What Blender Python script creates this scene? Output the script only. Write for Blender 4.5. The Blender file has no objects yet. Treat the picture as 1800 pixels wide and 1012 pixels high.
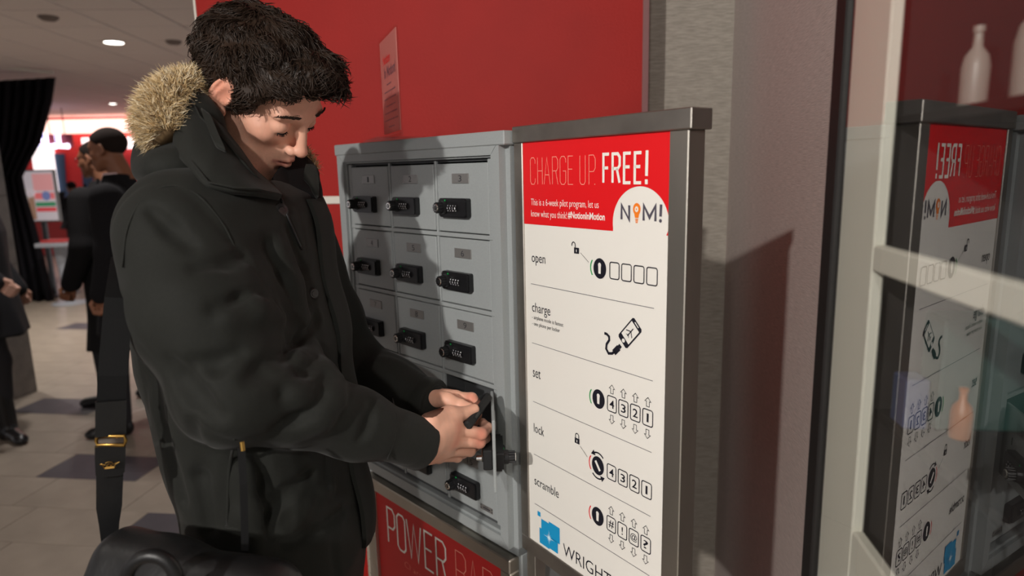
import bpy, bmesh, math, random
import numpy as np
from mathutils import Vector, Matrix

random.seed(7)
rng = np.random.default_rng(11)
scene = bpy.context.scene
COL = scene.collection

# ------------------------------------------------------------------ camera
CAM_F, CAM_P, CAM_R, CAM_H = 1144.3855, .1772, -.0222, 1.5      # focal px at 1800 wide, pitch, roll, height
cd = bpy.data.cameras.new('camera')
cd.sensor_width = 36
cd.lens = CAM_F / 1800 * 36
cd.clip_start = .02
cam = bpy.data.objects.new('camera', cd)
COL.objects.link(cam)
cam.matrix_world = Matrix.Translation((0, 0, CAM_H)) @ Matrix.Rotation(math.pi / 2 - CAM_P, 4, 'X') @ Matrix.Rotation(CAM_R, 4, 'Z')
cd.dof.use_dof = True
cd.dof.focus_distance = 1.08
cd.dof.aperture_fstop = 3.2
scene.camera = cam

# ------------------------------------------------------------------ world, exposure, main lights
scene.view_settings.view_transform = 'Standard'
scene.view_settings.look = 'None'
scene.view_settings.gamma = 1
scene.view_settings.use_curve_mapping = False
scene.view_settings.exposure = 0.0
world = bpy.data.worlds.new('world')
scene.world = world
world.use_nodes = True
bg = world.node_tree.nodes['Background']
bg.inputs[0].default_value = (.90, .86, .88, 1)
bg.inputs[1].default_value = .6
CEIL = 2.85
KEY = (-1.78, -2.3, CEIL - .03)

def spot(name, loc, target, power, size, angle, blend=.3, color=(1, .9, .78)):
    l = bpy.data.lights.new(name, 'SPOT')
    l.energy = power; l.shadow_soft_size = size; l.spot_size = math.radians(angle); l.spot_blend = blend; l.color = color
    o = bpy.data.objects.new(name, l); COL.objects.link(o)
    o.location = loc
    o.rotation_euler = (Vector(target) - Vector(loc)).to_track_quat('-Z', 'Y').to_euler()
    return o
def arealamp(name, loc, size, power, color=(1, .92, .84), rot=(0, 0, 0), size_y=None):
    l = bpy.data.lights.new(name, 'AREA')
    l.energy = power; l.size = size; l.color = color
    if size_y: l.shape = 'RECTANGLE'; l.size_y = size_y
    o = bpy.data.objects.new(name, l); COL.objects.link(o)
    o.location = loc; o.rotation_euler = rot
    return o
spot('key_spot_lamp', KEY, (-.1, 1.15, 1.2), 500, .05, 62, .5, (1, .95, .89))
KEY2 = (-.62, -2.5, CEIL - .03)
spot('second_spot_lamp', KEY2, (-.1, 1.15, 1.2), 210, .07, 62, .5, (1, .95, .89))

# ------------------------------------------------------------------ helpers: pixels to places, tags
def ray(px, py):
    x = px - 900; y = py - 506
    x, y = x * math.cos(CAM_R) + y * math.sin(CAM_R), -x * math.sin(CAM_R) + y * math.cos(CAM_R)
    u = -y / CAM_F
    return np.array([x / CAM_F, math.cos(CAM_P) + u * math.sin(CAM_P), u * math.cos(CAM_P) - math.sin(CAM_P)])
def at(px, py, Y):                                   # the place seen at a pixel, Y metres ahead of the camera
    r = ray(px, py)
    return np.array([0, 0, CAM_H]) + r * (Y / r[1])
def floor_at(px, py, z=0.):
    r = ray(px, py)
    return np.array([0, 0, CAM_H]) + r * ((z - CAM_H) / r[2])

def tag(o, label=None, cat=None, group=None, kind=None):
    if label: o['label'] = label
    if cat: o['category'] = cat
    if group: o['group'] = group
    if kind: o['kind'] = kind
    return o
def empty(name, loc=(0, 0, 0), rz=0., label=None, cat=None, group=None, kind=None):
    o = bpy.data.objects.new(name, None)
    o.empty_display_size = .05
    COL.objects.link(o)
    o.location = loc; o.rotation_euler = (0, 0, rz)
    return tag(o, label, cat, group, kind)
def srgb(r, g=None, b=None):
    if g is None: g = b = r
    return tuple((c / 255 / 12.92 if c / 255 <= .04045 else ((c / 255 + .055) / 1.055) ** 2.4) for c in (r, g, b))

# ------------------------------------------------------------------ materials
MATS = {}
def mat(name, col, rough=.5, metal=0., noise=0., nscale=30., bump=0., bscale=200., emit=None, estr=0., spec=.5, stretch=(1, 1, 1), coat=0., sheen=0., trans=0., ior=1.45, bdist=.002):
    m = bpy.data.materials.new(name)
    m.use_nodes = True
    nt = m.node_tree; N = nt.nodes; Lk = nt.links
    b = N['Principled BSDF']
    b.inputs['Base Color'].default_value = (*col, 1)
    b.inputs['Roughness'].default_value = rough
    b.inputs['Metallic'].default_value = metal
    b.inputs['Specular IOR Level'].default_value = spec
    b.inputs['IOR'].default_value = ior
    if coat: b.inputs['Coat Weight'].default_value = coat
    if sheen: b.inputs['Sheen Weight'].default_value = sheen; b.inputs['Sheen Roughness'].default_value = .5
    if trans: b.inputs['Transmission Weight'].default_value = trans
    if emit: b.inputs['Emission Color'].default_value = (*emit, 1); b.inputs['Emission Strength'].default_value = estr
    if noise or bump:
        tc = N.new('ShaderNodeTexCoord'); mp = N.new('ShaderNodeMapping'); mp.inputs['Scale'].default_value = stretch
        Lk.new(tc.outputs['Object'], mp.inputs['Vector'])
    if noise:
        n = N.new('ShaderNodeTexNoise'); n.inputs['Scale'].default_value = nscale; n.inputs['Detail'].default_value = 4
        Lk.new(mp.outputs[0], n.inputs['Vector'])
        mr = N.new('ShaderNodeMapRange'); mr.inputs['From Min'].default_value = .3; mr.inputs['From Max'].default_value = .7
        mr.inputs['To Min'].default_value = 1 - noise; mr.inputs['To Max'].default_value = 1 + noise
        Lk.new(n.outputs['Fac'], mr.inputs['Value'])
        mx = N.new('ShaderNodeVectorMath'); mx.operation = 'SCALE'; mx.inputs[0].default_value = col
        Lk.new(mr.outputs[0], mx.inputs['Scale']); Lk.new(mx.outputs[0], b.inputs['Base Color'])
    if bump:
        n2 = N.new('ShaderNodeTexNoise'); n2.inputs['Scale'].default_value = bscale; n2.inputs['Detail'].default_value = 2
        Lk.new(mp.outputs[0], n2.inputs['Vector'])
        bp = N.new('ShaderNodeBump'); bp.inputs['Strength'].default_value = bump; bp.inputs['Distance'].default_value = bdist
        Lk.new(n2.outputs['Fac'], bp.inputs['Height']); Lk.new(bp.outputs[0], b.inputs['Normal'])
    MATS[name] = m
    return m

def woven(name, col, scale, axis_dir, amt=.35):       # wall covering: fine threads across plus mottling
    m = mat(name, col, .75, bump=0)
    nt = m.node_tree; N = nt.nodes; Lk = nt.links; b = N['Principled BSDF']
    tc = N.new('ShaderNodeTexCoord')
    mp = N.new('ShaderNodeMapping'); mp.inputs['Scale'].default_value = (28, 28, scale)
    Lk.new(tc.outputs['Object'], mp.inputs['Vector'])
    n = N.new('ShaderNodeTexNoise'); n.inputs['Scale'].default_value = 1.; n.inputs['Detail'].default_value = 3; n.inputs['Roughness'].default_value = .7
    Lk.new(mp.outputs[0], n.inputs['Vector'])
    mr = N.new('ShaderNodeMapRange'); mr.inputs['From Min'].default_value = .35; mr.inputs['From Max'].default_value = .65
    mr.inputs['To Min'].default_value = 1 - amt; mr.inputs['To Max'].default_value = 1 + amt
    Lk.new(n.outputs['Fac'], mr.inputs['Value'])
    mx = N.new('ShaderNodeVectorMath'); mx.operation = 'SCALE'; mx.inputs[0].default_value = col
    Lk.new(mr.outputs[0], mx.inputs['Scale']); Lk.new(mx.outputs[0], b.inputs['Base Color'])
    bp = N.new('ShaderNodeBump'); bp.inputs['Strength'].default_value = .35; bp.inputs['Distance'].default_value = .002
    Lk.new(n.outputs['Fac'], bp.inputs['Height']); Lk.new(bp.outputs[0], b.inputs['Normal'])
    return m

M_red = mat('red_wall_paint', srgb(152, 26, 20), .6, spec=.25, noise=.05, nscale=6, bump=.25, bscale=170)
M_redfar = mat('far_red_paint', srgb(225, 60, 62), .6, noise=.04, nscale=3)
M_trimw = mat('white_trim', srgb(215, 210, 200), .5)
M_trimdark = mat('mauve_trim', srgb(120, 78, 78), .6)
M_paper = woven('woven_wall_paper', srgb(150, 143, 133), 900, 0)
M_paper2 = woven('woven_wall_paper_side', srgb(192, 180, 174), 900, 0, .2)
M_floor = mat('floor_grout', srgb(120, 110, 100), .7)
M_tile = mat('beige_floor_tile', srgb(142, 131, 119), .38, noise=.13, nscale=5, bump=.05, bscale=90)
M_tiledark = mat('charcoal_floor_tile', srgb(74, 70, 75), .38, noise=.12, nscale=9)
M_ceil = mat('ceiling_grid_joint', srgb(70, 64, 62), .9)  # dark joints between the ceiling tiles
M_ctile = mat('ceiling_tile_white', srgb(232, 222, 218), .9, noise=.03, nscale=50)
M_locker = mat('locker_grey_paint', srgb(150, 155, 156), .42, noise=.035, nscale=350, bump=.12, bscale=700, bdist=.0006)
M_lockin = mat('locker_interior', srgb(70, 72, 74), .6)
M_seam = mat('dark_seam', srgb(38, 38, 42), .7)
M_black = mat('black_plastic', srgb(26, 26, 28), .35)
M_blackrough = mat('black_rubber', srgb(24, 24, 25), .7)
M_plate = mat('engraved_plate', srgb(140, 138, 136), .38, metal=.55, noise=.06, nscale=300)
M_ink = mat('black_ink', srgb(22, 22, 34), .6)
M_chrome = mat('chrome', (.75, .74, .72), .18, metal=1)
M_brass = mat('brass', srgb(190, 150, 80), .3, metal=1)
M_steel = mat('brushed_steel', srgb(190, 185, 176), .46, metal=1, noise=.10, nscale=9, bump=.06, bscale=60, stretch=(1, 1, .25))
M_steeldark = mat('worn_steel', srgb(172, 167, 160), .48, metal=1, noise=.16, nscale=12, bump=.05, bscale=60)
M_print = mat('poster_white', srgb(236, 233, 226), .42)
M_printred = mat('poster_red', srgb(226, 26, 32), .42)
M_panelred = mat('panel_red', srgb(190, 30, 32), .42)
M_printwhite = mat('print_white', srgb(240, 236, 228), .5)
M_printpink = mat('print_pale_red', srgb(246, 160, 140), .5)
M_printgrey = mat('print_grey', srgb(84, 80, 92), .5)
M_orange = mat('print_orange', srgb(245, 130, 35), .5)
M_green = mat('print_green', srgb(20, 160, 75), .5)
M_blue = mat('print_blue', srgb(20, 150, 205), .5)
M_star = mat('print_star', srgb(215, 240, 250), .5)
M_digit = mat('dial_white', srgb(235, 235, 240), .5)

M_leaf = mat('wall_tinted_paper', srgb(198, 118, 112), .7)  # red wall showing through and haze are put into this pink
M_alu = mat('white_frame_paint', srgb(232, 227, 214), .5)
M_hinge = mat('hinge_steel', srgb(196, 190, 176), .4, metal=.6)

# ------------------------------------------------------------------ mesh builder
class MB:
    def __init__(s): s.v = []; s.f = []; s.m = []; s.mi = 0
    def add(s, vs, fs):
        o = len(s.v); s.v += [tuple(map(float, p)) for p in vs]
        for f in fs: s.f.append(tuple(i + o for i in f)); s.m.append(s.mi)
        return s
    def box(s, x0, x1, y0, y1, z0, z1, b=0.):
        if b <= 0:
            vs = [(x, y, z) for x in (x0, x1) for y in (y0, y1) for z in (z0, z1)]
            return s.add(vs, [(0, 1, 3, 2), (4, 6, 7, 5), (0, 4, 5, 1), (2, 3, 7, 6), (0, 2, 6, 4), (1, 5, 7, 3)])
        vs = []; idx = {}
        for i, (x, sx) in enumerate(((x0, 1), (x1, -1))):
            for j, (y, sy) in enumerate(((y0, 1), (y1, -1))):
                for k, (z, sz) in enumerate(((z0, 1), (z1, -1))):
                    for a in range(3):
                        p = [x + sx * b, y + sy * b, z + sz * b]; p[a] = (x, y, z)[a]
                        idx[i, j, k, a] = len(vs); vs.append(tuple(p))
        F = []
        q = ((0, 0), (0, 1), (1, 1), (1, 0))
        for i in (0, 1):
            F.append([idx[i, j, k, 0] for j, k in (q if i else q[::-1])][::-1])
            F.append([idx[j, i, k, 1] for j, k in (q if i else q[::-1])])
            F.append([idx[j, k, i, 2] for j, k in (q if i else q[::-1])][::-1])
        for i in (0, 1):
            for j in (0, 1):
                F.append([idx[i, j, 0, 0], idx[i, j, 1, 0], idx[i, j, 1, 1], idx[i, j, 0, 1]][::1 if i == j else -1])
                F.append([idx[i, 0, j, 0], idx[i, 1, j, 0], idx[i, 1, j, 2], idx[i, 0, j, 2]][::-1 if i == j else 1])
                F.append([idx[0, i, j, 1], idx[1, i, j, 1], idx[1, i, j, 2], idx[0, i, j, 2]][::1 if i == j else -1])
                for k in (0, 1):
                    F.append([idx[i, j, k, 0], idx[i, j, k, 1], idx[i, j, k, 2]][::1 if (i + j + k) % 2 else -1])
        return s.add(vs, F)
    def tube(s, pts, r, n=8, caps=True, flat=None):
        pts = [np.array(p, float) for p in pts]; K = len(pts)
        rs = [r] * K if np.isscalar(r) else list(r)
        o = len(s.v); up = None; V = []
        for i in range(K):
            t = pts[min(i + 1, K - 1)] - pts[max(i - 1, 0)]; t = t / (np.linalg.norm(t) + 1e-12)
            if up is None:
                a = np.array([0, 0, 1.]) if abs(t[2]) < .9 else np.array([1., 0, 0])
                if flat is not None: a = np.array(flat, float)
                up = a
            up = up - t * (up @ t); up = up / (np.linalg.norm(up) + 1e-12); sd = np.cross(t, up)
            for k in range(n):
                a = 2 * math.pi * k / n
                V.append(pts[i] + rs[i] * (math.cos(a) * sd + math.sin(a) * up))
        F = [(i * n + k, i * n + (k + 1) % n, (i + 1) * n + (k + 1) % n, (i + 1) * n + k) for i in range(K - 1) for k in range(n)]
        if caps: F += [tuple(range(n))[::-1], tuple((K - 1) * n + k for k in range(n))]
        return s.add(V, F)
    def cyl(s, p0, p1, r0, r1=None, n=16):
        return s.tube([p0, p1], [r0, r0 if r1 is None else r1], n)
    def lathe(s, prof, n=20, c=(0, 0, 0)):            # profile of (r, z) about a vertical axis
        V = [(c[0] + r * math.cos(2 * math.pi * k / n), c[1] + r * math.sin(2 * math.pi * k / n), c[2] + z) for r, z in prof for k in range(n)]
        F = [(i * n + k, i * n + (k + 1) % n, (i + 1) * n + (k + 1) % n, (i + 1) * n + k) for i in range(len(prof) - 1) for k in range(n)]
        F += [tuple(range(n))[::-1], tuple((len(prof) - 1) * n + k for k in range(n))]
        return s.add(V, F)
    def prism(s, poly, y0, y1):                       # polygon in the x,z plane, from y0 (front) to y1 (back)
        n = len(poly)
        V = [(x, y0, z) for x, z in poly] + [(x, y1, z) for x, z in poly]
        return s.add(V, [tuple(range(n)), tuple(range(2 * n - 1, n - 1, -1))] + [(i, i + n, (i + 1) % n + n, (i + 1) % n) for i in range(n)])
    def flat(s, poly, y):
        return s.add([(x, y, z) for x, z in poly], [tuple(range(len(poly)))])
    def stroke(s, pts, w, y, closed=False):           # flat ribbon in the x,z plane with mitred joints
        P = [np.array(p, float) for p in pts]; n = len(P); V = []
        for i in range(n):
            a = P[i] - P[i - 1] if (i or closed) else P[1] - P[0]
            b = P[(i + 1) % n] - P[i] if (i < n - 1 or closed) else P[-1] - P[-2]
            a = a / (np.linalg.norm(a) + 1e-12); b = b / (np.linalg.norm(b) + 1e-12)
            na = np.array([-a[1], a[0]]); nb = np.array([-b[1], b[0]]); m = na + nb
            m = m / max(np.linalg.norm(m), 1e-6); l = w / 2 / max(m @ na, .45)
            V += [P[i] + m * l, P[i] - m * l]
        F = [(2 * i, 2 * i + 1, 2 * i + 3, 2 * i + 2) for i in range(n - 1)]
        if closed: F.append((2 * n - 2, 2 * n - 1, 1, 0))
        return s.add([(p[0], y, p[1]) for p in V], F)
    def disc(s, c, rx, rz, y, n=28, a0=0., a1=2 * math.pi):
        return s.flat([(c[0] + rx * math.cos(a0 + (a1 - a0) * k / n), c[1] + rz * math.sin(a0 + (a1 - a0) * k / n)) for k in range(n)], y)
    def grid(s, R, closed_u=False):                    # rows of points -> quads
        nr, nc = len(R), len(R[0]); o = [p for row in R for p in row]; F = []
        for i in range(nr - 1):
            for j in range(nc if closed_u else nc - 1):
                F.append((i * nc + j, i * nc + (j + 1) % nc, (i + 1) * nc + (j + 1) % nc, (i + 1) * nc + j))
        return s.add(o, F)
    def mesh(s, name):
        me = bpy.data.meshes.new(name); me.from_pydata(s.v, [], s.f)
        if any(s.m): me.polygons.foreach_set('material_index', s.m)
        return me
def shade(me, ang=None):
    me.polygons.foreach_set('use_smooth', [True] * len(me.polygons))
    if ang is not None: me.set_sharp_from_angle(angle=math.radians(ang))
def obj(name, mb, mats, parent=None, smooth=None, fixn=True, loc=None):
    me = mb if isinstance(mb, bpy.types.Mesh) else mb.mesh(name)
    if fixn and not isinstance(mb, bpy.types.Mesh):
        bm = bmesh.new(); bm.from_mesh(me); bmesh.ops.recalc_face_normals(bm, faces=bm.faces); bm.to_mesh(me); bm.free()
    for m in (mats if isinstance(mats, (list, tuple)) else [mats]): me.materials.append(m)
    if smooth is not None: shade(me, smooth)
    o = bpy.data.objects.new(name, me); COL.objects.link(o)
    if parent: o.parent = parent
    if loc is not None: o.location = loc
    return o
def part(name, me, parent, loc=(0, 0, 0), rot=None):   # another object sharing mesh data
    o = bpy.data.objects.new(name, me); COL.objects.link(o); o.parent = parent; o.location = loc
    if rot: o.rotation_euler = rot
    return o

# ------------------------------------------------------------------ lettering
_tcache = {}
def glyphs(body, weight=0.):
    key = (body, weight)
    if key not in _tcache:
        cu = bpy.data.curves.new('t', 'FONT'); cu.body = body; cu.size = 1; cu.resolution_u = 3; cu.offset = weight
        o = bpy.data.objects.new('t', cu); COL.objects.link(o)
        me = bpy.data.meshes.new_from_object(o.evaluated_get(bpy.context.evaluated_depsgraph_get()))
        v = np.array([p.co[:2] for p in me.vertices]); f = [tuple(p.vertices) for p in me.polygons]
        bpy.data.objects.remove(o); bpy.data.curves.remove(cu); bpy.data.meshes.remove(me)
        lo = v.min(0); hi = v.max(0)
        _tcache[key] = ((v - lo) / (hi - lo), f)
    return _tcache[key]
def text(mb, body, x0, x1, z0, z1, y, weight=0.):      # fitted to its box in the x,z plane, facing -y
    v, f = glyphs(body, weight)
    mb.add([(x0 + (x1 - x0) * a, y, z0 + (z1 - z0) * b) for a, b in v], f)
K = .22
LETTERS = {  # condensed capitals with cut corners, drawn as strokes in a unit box
 'C': [[(1, .78), (1, .9), (.75, 1), (.25, 1), (0, .9), (0, .1), (.25, 0), (.75, 0), (1, .1), (1, .22)]],
 'H': [[(0, 0), (0, 1)], [(1, 0), (1, 1)], [(0, .5), (1, .5)]],
 'A': [[(0, 0), (.5, 1), (1, 0)], [(.17, .35), (.83, .35)]],
 'R': [[(0, 0), (0, 1), (.72, 1), (1, .88), (1, .6), (.75, .49), (0, .49)], [(.6, .49), (1, 0)]],
 'G': [[(1, .78), (1, .9), (.75, 1), (.25, 1), (0, .9), (0, .1), (.25, 0), (.75, 0), (1, .1), (1, .48), (.5, .48)]],
 'E': [[(1, 1), (0, 1), (0, 0), (1, 0)], [(0, .54), (.85, .54)]],
 'F': [[(1, 1), (0, 1), (0, 0)], [(0, .52), (.85, .52)]],
 'U': [[(0, 1), (0, .1), (.25, 0), (.75, 0), (1, .1), (1, 1)]],
 'P': [[(0, 0), (0, 1), (.72, 1), (1, .88), (1, .55), (.72, .44), (0, .44)]],
 'O': [[(.25, 0), (0, .1), (0, .9), (.25, 1), (.75, 1), (1, .9), (1, .1), (.75, 0), (.25, 0)]],
 'W': [[(0, 1), (.25, 0), (.5, .95), (.75, 0), (1, 1)]],
 'B': [[(0, 0), (0, 1), (.72, 1), (1, .89), (1, .64), (.78, .53), (0, .53)], [(.78, .53), (1, .42), (1, .1), (.75, 0), (0, 0)]],
 'L': [[(0, 1), (0, 0), (1, 0)]],
 'N': [[(0, 0), (0, 1), (1, 0), (1, 1)]],
 'M': [[(0, 0), (0, 1), (.5, .22), (1, 1), (1, 0)]],
}
def letter(mb, ch, x0, x1, z0, z1, w, y):
    for pl in LETTERS[ch]:
        mb.stroke([(x0 + w / 2 + (x1 - x0 - w) * a, z0 + w / 2 + (z1 - z0 - w) * b) for a, b in pl], w, y)

# ------------------------------------------------------------------ the setting
RZ = -math.radians(7.5)
E1 = np.array([math.cos(RZ), math.sin(RZ), 0]); E2 = np.array([-math.sin(RZ), math.cos(RZ), 0])
def room(p): return float(np.dot(p, E1)), float(np.dot(p, E2))
def robj(name, mb, m, kind='structure', **k):
    o = obj(name, mb, m, **k); o.rotation_euler = (0, 0, RZ)
    if kind and not o.parent: o['kind'] = kind
    return o
YW = 2.056                                            # red wall plane
x_l = room(at(361, 60, 2.24))[0]; x_r = room(at(1130, 100, 2.0))[0]
YB = 2.24                                             # grey wall behind the sign
XS = .43                                              # side wall plane
floor = robj('floor', MB().box(-16, 2.2, -5, 22, -.12, -.004), M_floor)
tw, td = .562, .281                                   # floor tiles
tile_me = MB().box(.0015, tw - .0015, .0015, td - .0015, -.02, 0, .001).mesh('floor_tile'); tile_me.materials.append(M_tile)
tile_dk = MB().box(.0015, tw - .0015, .0015, td - .0015, -.02, 0, .001).mesh('floor_tile_dark'); tile_dk.materials.append(M_tiledark)
ox, oy = room(floor_at(62, 838)[:3])
dark = set()
for p in ((150, 825), (120, 722), (322, 905), (190, 568)):
    q = room(floor_at(*p)); dark.add((round((q[1] - oy) / td - .5), q[0]))
rest = MB(); cnt = 0; cand = []
for j in range(-24, 60):
    off = (0, .5)[j % 2] * 0 + ((j * 3) % 4) * .25 * tw
    for i in range(-30, 14):
        if j == 0: off = 0
        x = ox + i * tw + off; y = oy + j * td
        if x < -15.5 or x > 1.6 or y < -4.5: continue
        c = E1 * (x + tw / 2) + E2 * (y + td / 2)
        cand.append((x, y, j, c))
def in_view(c):
    if c[1] < .5: return False
    px = 900 + CAM_F * c[0] / c[1]
    return -260 < px < 700 and 1.9 < c[1] and not (c[0] > -1.0 and c[1] > 2.2)
cand.sort(key=lambda t: (not in_view(t[3]), t[3][1]))
for x, y, j, c in cand:
    dk = any(dj == j and x <= dx < x + tw for dj, dx in dark)
    if cnt < 298 and in_view(c):
        o = part('floor_tile', tile_dk if dk else tile_me, floor, (x, y, 0)); cnt += 1
    else:
        rest.box(x + .0015, x + tw - .0015, y + .0015, y + td - .0015, -.02, 0)
o = obj('floor_tiles_beyond', rest, M_tile, floor, fixn=False); o['kind'] = 'stuff'

ceil = obj('ceiling', MB().box(-17, 3, -6, 24, CEIL + .012, CEIL + .15), M_ceil); ceil['kind'] = 'structure'
ct = .62
ctile_me = MB().box(.009, ct - .009, .009, ct - .009, 0, .02, .003).mesh('ceiling_tile'); ctile_me.materials.append(M_ctile)
CR = math.radians(4)
c0 = floor_at(80.6, 0, CEIL)
ce1 = np.array([math.cos(CR), math.sin(CR)]); ce2 = np.array([-math.sin(CR), math.cos(CR)])
a0, b0 = float(c0[:2] @ ce1), float(floor_at(0, 17.8, CEIL)[:2] @ ce2)
rest = MB(); cnt = 0
cl = []
for i in range(-22, 8):
    for j in range(-14, 30):
        x, y = a0 + i * ct, b0 + j * ct
        c = ce1 * (x + ct / 2) + ce2 * (y + ct / 2)
        px = 900 + CAM_F * c[0] / c[1] if c[1] > 1 else 9999
        cl.append((not (-150 < px < 420 and c[1] > 3.5), c[1], x, y, c))
cl.sort(key=lambda t: t[:2])
for hid, d, x, y, c in cl:
    if not hid and cnt < 260:
        part('ceiling_tile', ctile_me, ceil, (*(ce1 * x + ce2 * y), CEIL - .012 + .012), (0, 0, CR)); cnt += 1
    else:
        q = [ce1 * (x + a) + ce2 * (y + b) for a, b in ((.006, .006), (ct - .006, .006), (ct - .006, ct - .006), (.006, ct - .006))]
        rest.add([(*p, CEIL) for p in q], [(0, 1, 2, 3)])
o = obj('ceiling_tiles_beyond', rest, M_ctile, ceil, fixn=False); o['kind'] = 'stuff'

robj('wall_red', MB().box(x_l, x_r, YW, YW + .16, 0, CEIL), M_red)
robj('trim_1', MB().box(x_l - .007, x_l, YW - .003, YW + .16, 0, CEIL), M_trimw)
st = at(580, 351.5, 2.15)[2]
robj('trim_2', MB().box(x_l, x_r, YW - .006, YW, st - .0125, st + .0125, .002), M_trimw)
robj('trim_3', MB().box(x_r, x_r + .018, YW - .004, YB, 0, CEIL), M_trimdark)
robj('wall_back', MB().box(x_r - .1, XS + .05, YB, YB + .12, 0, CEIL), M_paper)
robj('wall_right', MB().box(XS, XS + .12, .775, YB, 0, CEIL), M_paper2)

# glazed case beside the corner: white frame behind one big sheet of glass, dark shelves inside
XG = .2578
gl = bpy.data.materials.new('window_glass'); gl.use_nodes = True
nt = gl.node_tree
for n in list(nt.nodes): nt.nodes.remove(n)
out = nt.nodes.new('ShaderNodeOutputMaterial'); mix = nt.nodes.new('ShaderNodeMixShader'); geo = nt.nodes.new('ShaderNodeNewGeometry')
tr = nt.nodes.new('ShaderNodeBsdfTransparent'); gs = nt.nodes.new('ShaderNodeBsdfGlossy')
gs.inputs['Roughness'].default_value = .0; gs.inputs['Color'].default_value = (1, 1, 1, 1)
tr.inputs['Color'].default_value = (.95, .97, .96, 1)
dot = nt.nodes.new('ShaderNodeVectorMath'); dot.operation = 'DOT_PRODUCT'
nt.links.new(geo.outputs['Normal'], dot.inputs[0]); nt.links.new(geo.outputs['Incoming'], dot.inputs[1])
def mth(op, a, b=None, **kw):                          # Schlick reflectance, the same from either side of the sheet
    n = nt.nodes.new('ShaderNodeMath'); n.operation = op
    for i, x in enumerate((a, b)):
        if x is None: continue
        if isinstance(x, (int, float)): n.inputs[i].default_value = x
        else: nt.links.new(x, n.inputs[i])
    return n.outputs[0]
r0 = .11
sch = mth('ADD', mth('MULTIPLY', mth('POWER', mth('SUBTRACT', 1., mth('ABSOLUTE', dot.outputs['Value'])), 4.), 1 - r0), r0)
nt.links.new(sch, mix.inputs[0]); nt.links.new(tr.outputs[0], mix.inputs[1]); nt.links.new(gs.outputs[0], mix.inputs[2]); nt.links.new(mix.outputs[0], out.inputs[0])
M_glass = gl
M_acry = gl.copy(); M_acry.name = 'clear_acrylic'
[n for n in M_acry.node_tree.nodes if n.type == 'MATH' and n.operation == 'ADD'][0].inputs[1].default_value = .015
[n for n in M_acry.node_tree.nodes if n.type == 'MATH' and n.operation == 'MULTIPLY'][0].inputs[1].default_value = .3
M_inside = mat('case_inside', srgb(30, 25, 25), .8)
M_gasket = mat('black_gasket', srgb(22, 19, 18), .6)
win = empty('window_1', (0, 0, 0), RZ, kind='structure')
yo, yi, yn = .745, .656, -.9                           # frame's far edge, daylight edge, near end
obj('glass_pane', MB().add([(XG, yn, .05), (XG, yo, .05), (XG, yo, CEIL - .05), (XG, yn, CEIL - .05)], [(3, 2, 1, 0)]), M_glass, win, fixn=False)
f = MB(); f.box(XG + .004, XG + .016, yi, yo, 0, CEIL, .002)
obj('window_frame_stile', f, M_alu, win)
f = MB(); f.box(XG + .004, XG + .016, yn, yi, 1.398, 1.4235, .002)
obj('window_rail', f, M_alu, win)
f = MB(); f.box(XG + .004, XG + .016, yn, yi, .98, 1.128, .002); obj('window_rail', f, M_alu, win)
f = MB(); f.box(XG + .004, XG + .05, yn, yi, 0, .98); obj('window_apron', f, M_alu, win)
f = MB(); f.box(XG + .004, XG + .05, yn, yi, 2.3, CEIL); obj('window_head', f, M_alu, win)
f = MB(); f.box(XG - .004, XS + .02, yo, yo + .032, 0, CEIL, .002); obj('gasket', f, M_gasket, win)
f = MB(); xb = XS - .004
f.box(XG + .016, xb, yi + .045, yi + .06, .9, 2.4); f.box(xb, xb + .02, yn, yi + .06, .9, 2.4); f.box(XG + .016, xb, yn, yi + .045, .9, .92); f.box(XG + .016, xb, yn, yi + .045, 2.38, 2.4); f.box(XG + .016, xb, yn - .02, yn, .9, 2.4)
obj('case_lining', f, M_inside, win)
for z in (1.535, 1.235): obj('case_shelf', MB().box(XG + .035, xb, yn, yi + .044, z, z + .01, .001), M_inside, win)

# ------------------------------------------------------------------ phone lockers
TL, LO = .7585, np.array([-.3747, 1.5632, 1.5235])
DW, DH = .165, .1445
lk = empty('phone_locker', (LO[0], LO[1], LO[2] - .7725), TL - math.pi / 2, 'grey steel bank of fifteen small numbered lockers with combination locks', 'locker')
ZT = .7725                                            # door tops above the locker's base (local z)
def lz(v): return ZT - v
D = .30                                               # locker depth
W3, H5 = 3 * DW, 5 * DH
b = MB()
b.box(-.036, -.02, 0.004, D, 0, lz(-.03)); b.box(W3 + .030, W3 + .048, .004, D, 0, lz(-.03))
b.box(-.036, W3 + .048, .004, D, lz(-.03), lz(-.042), .001); b.box(-.036, W3 + .048, .004, D, 0, .016); b.box(-.036, W3 + .048, D - .01, D, 0, lz(-.04))
obj('cabinet_shell', b, M_locker, lk)
o = obj('top_cap', MB().box(-.046, W3 + .052, -.014, D, lz(-.022), lz(-.047), .002), M_locker, lk)
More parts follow.
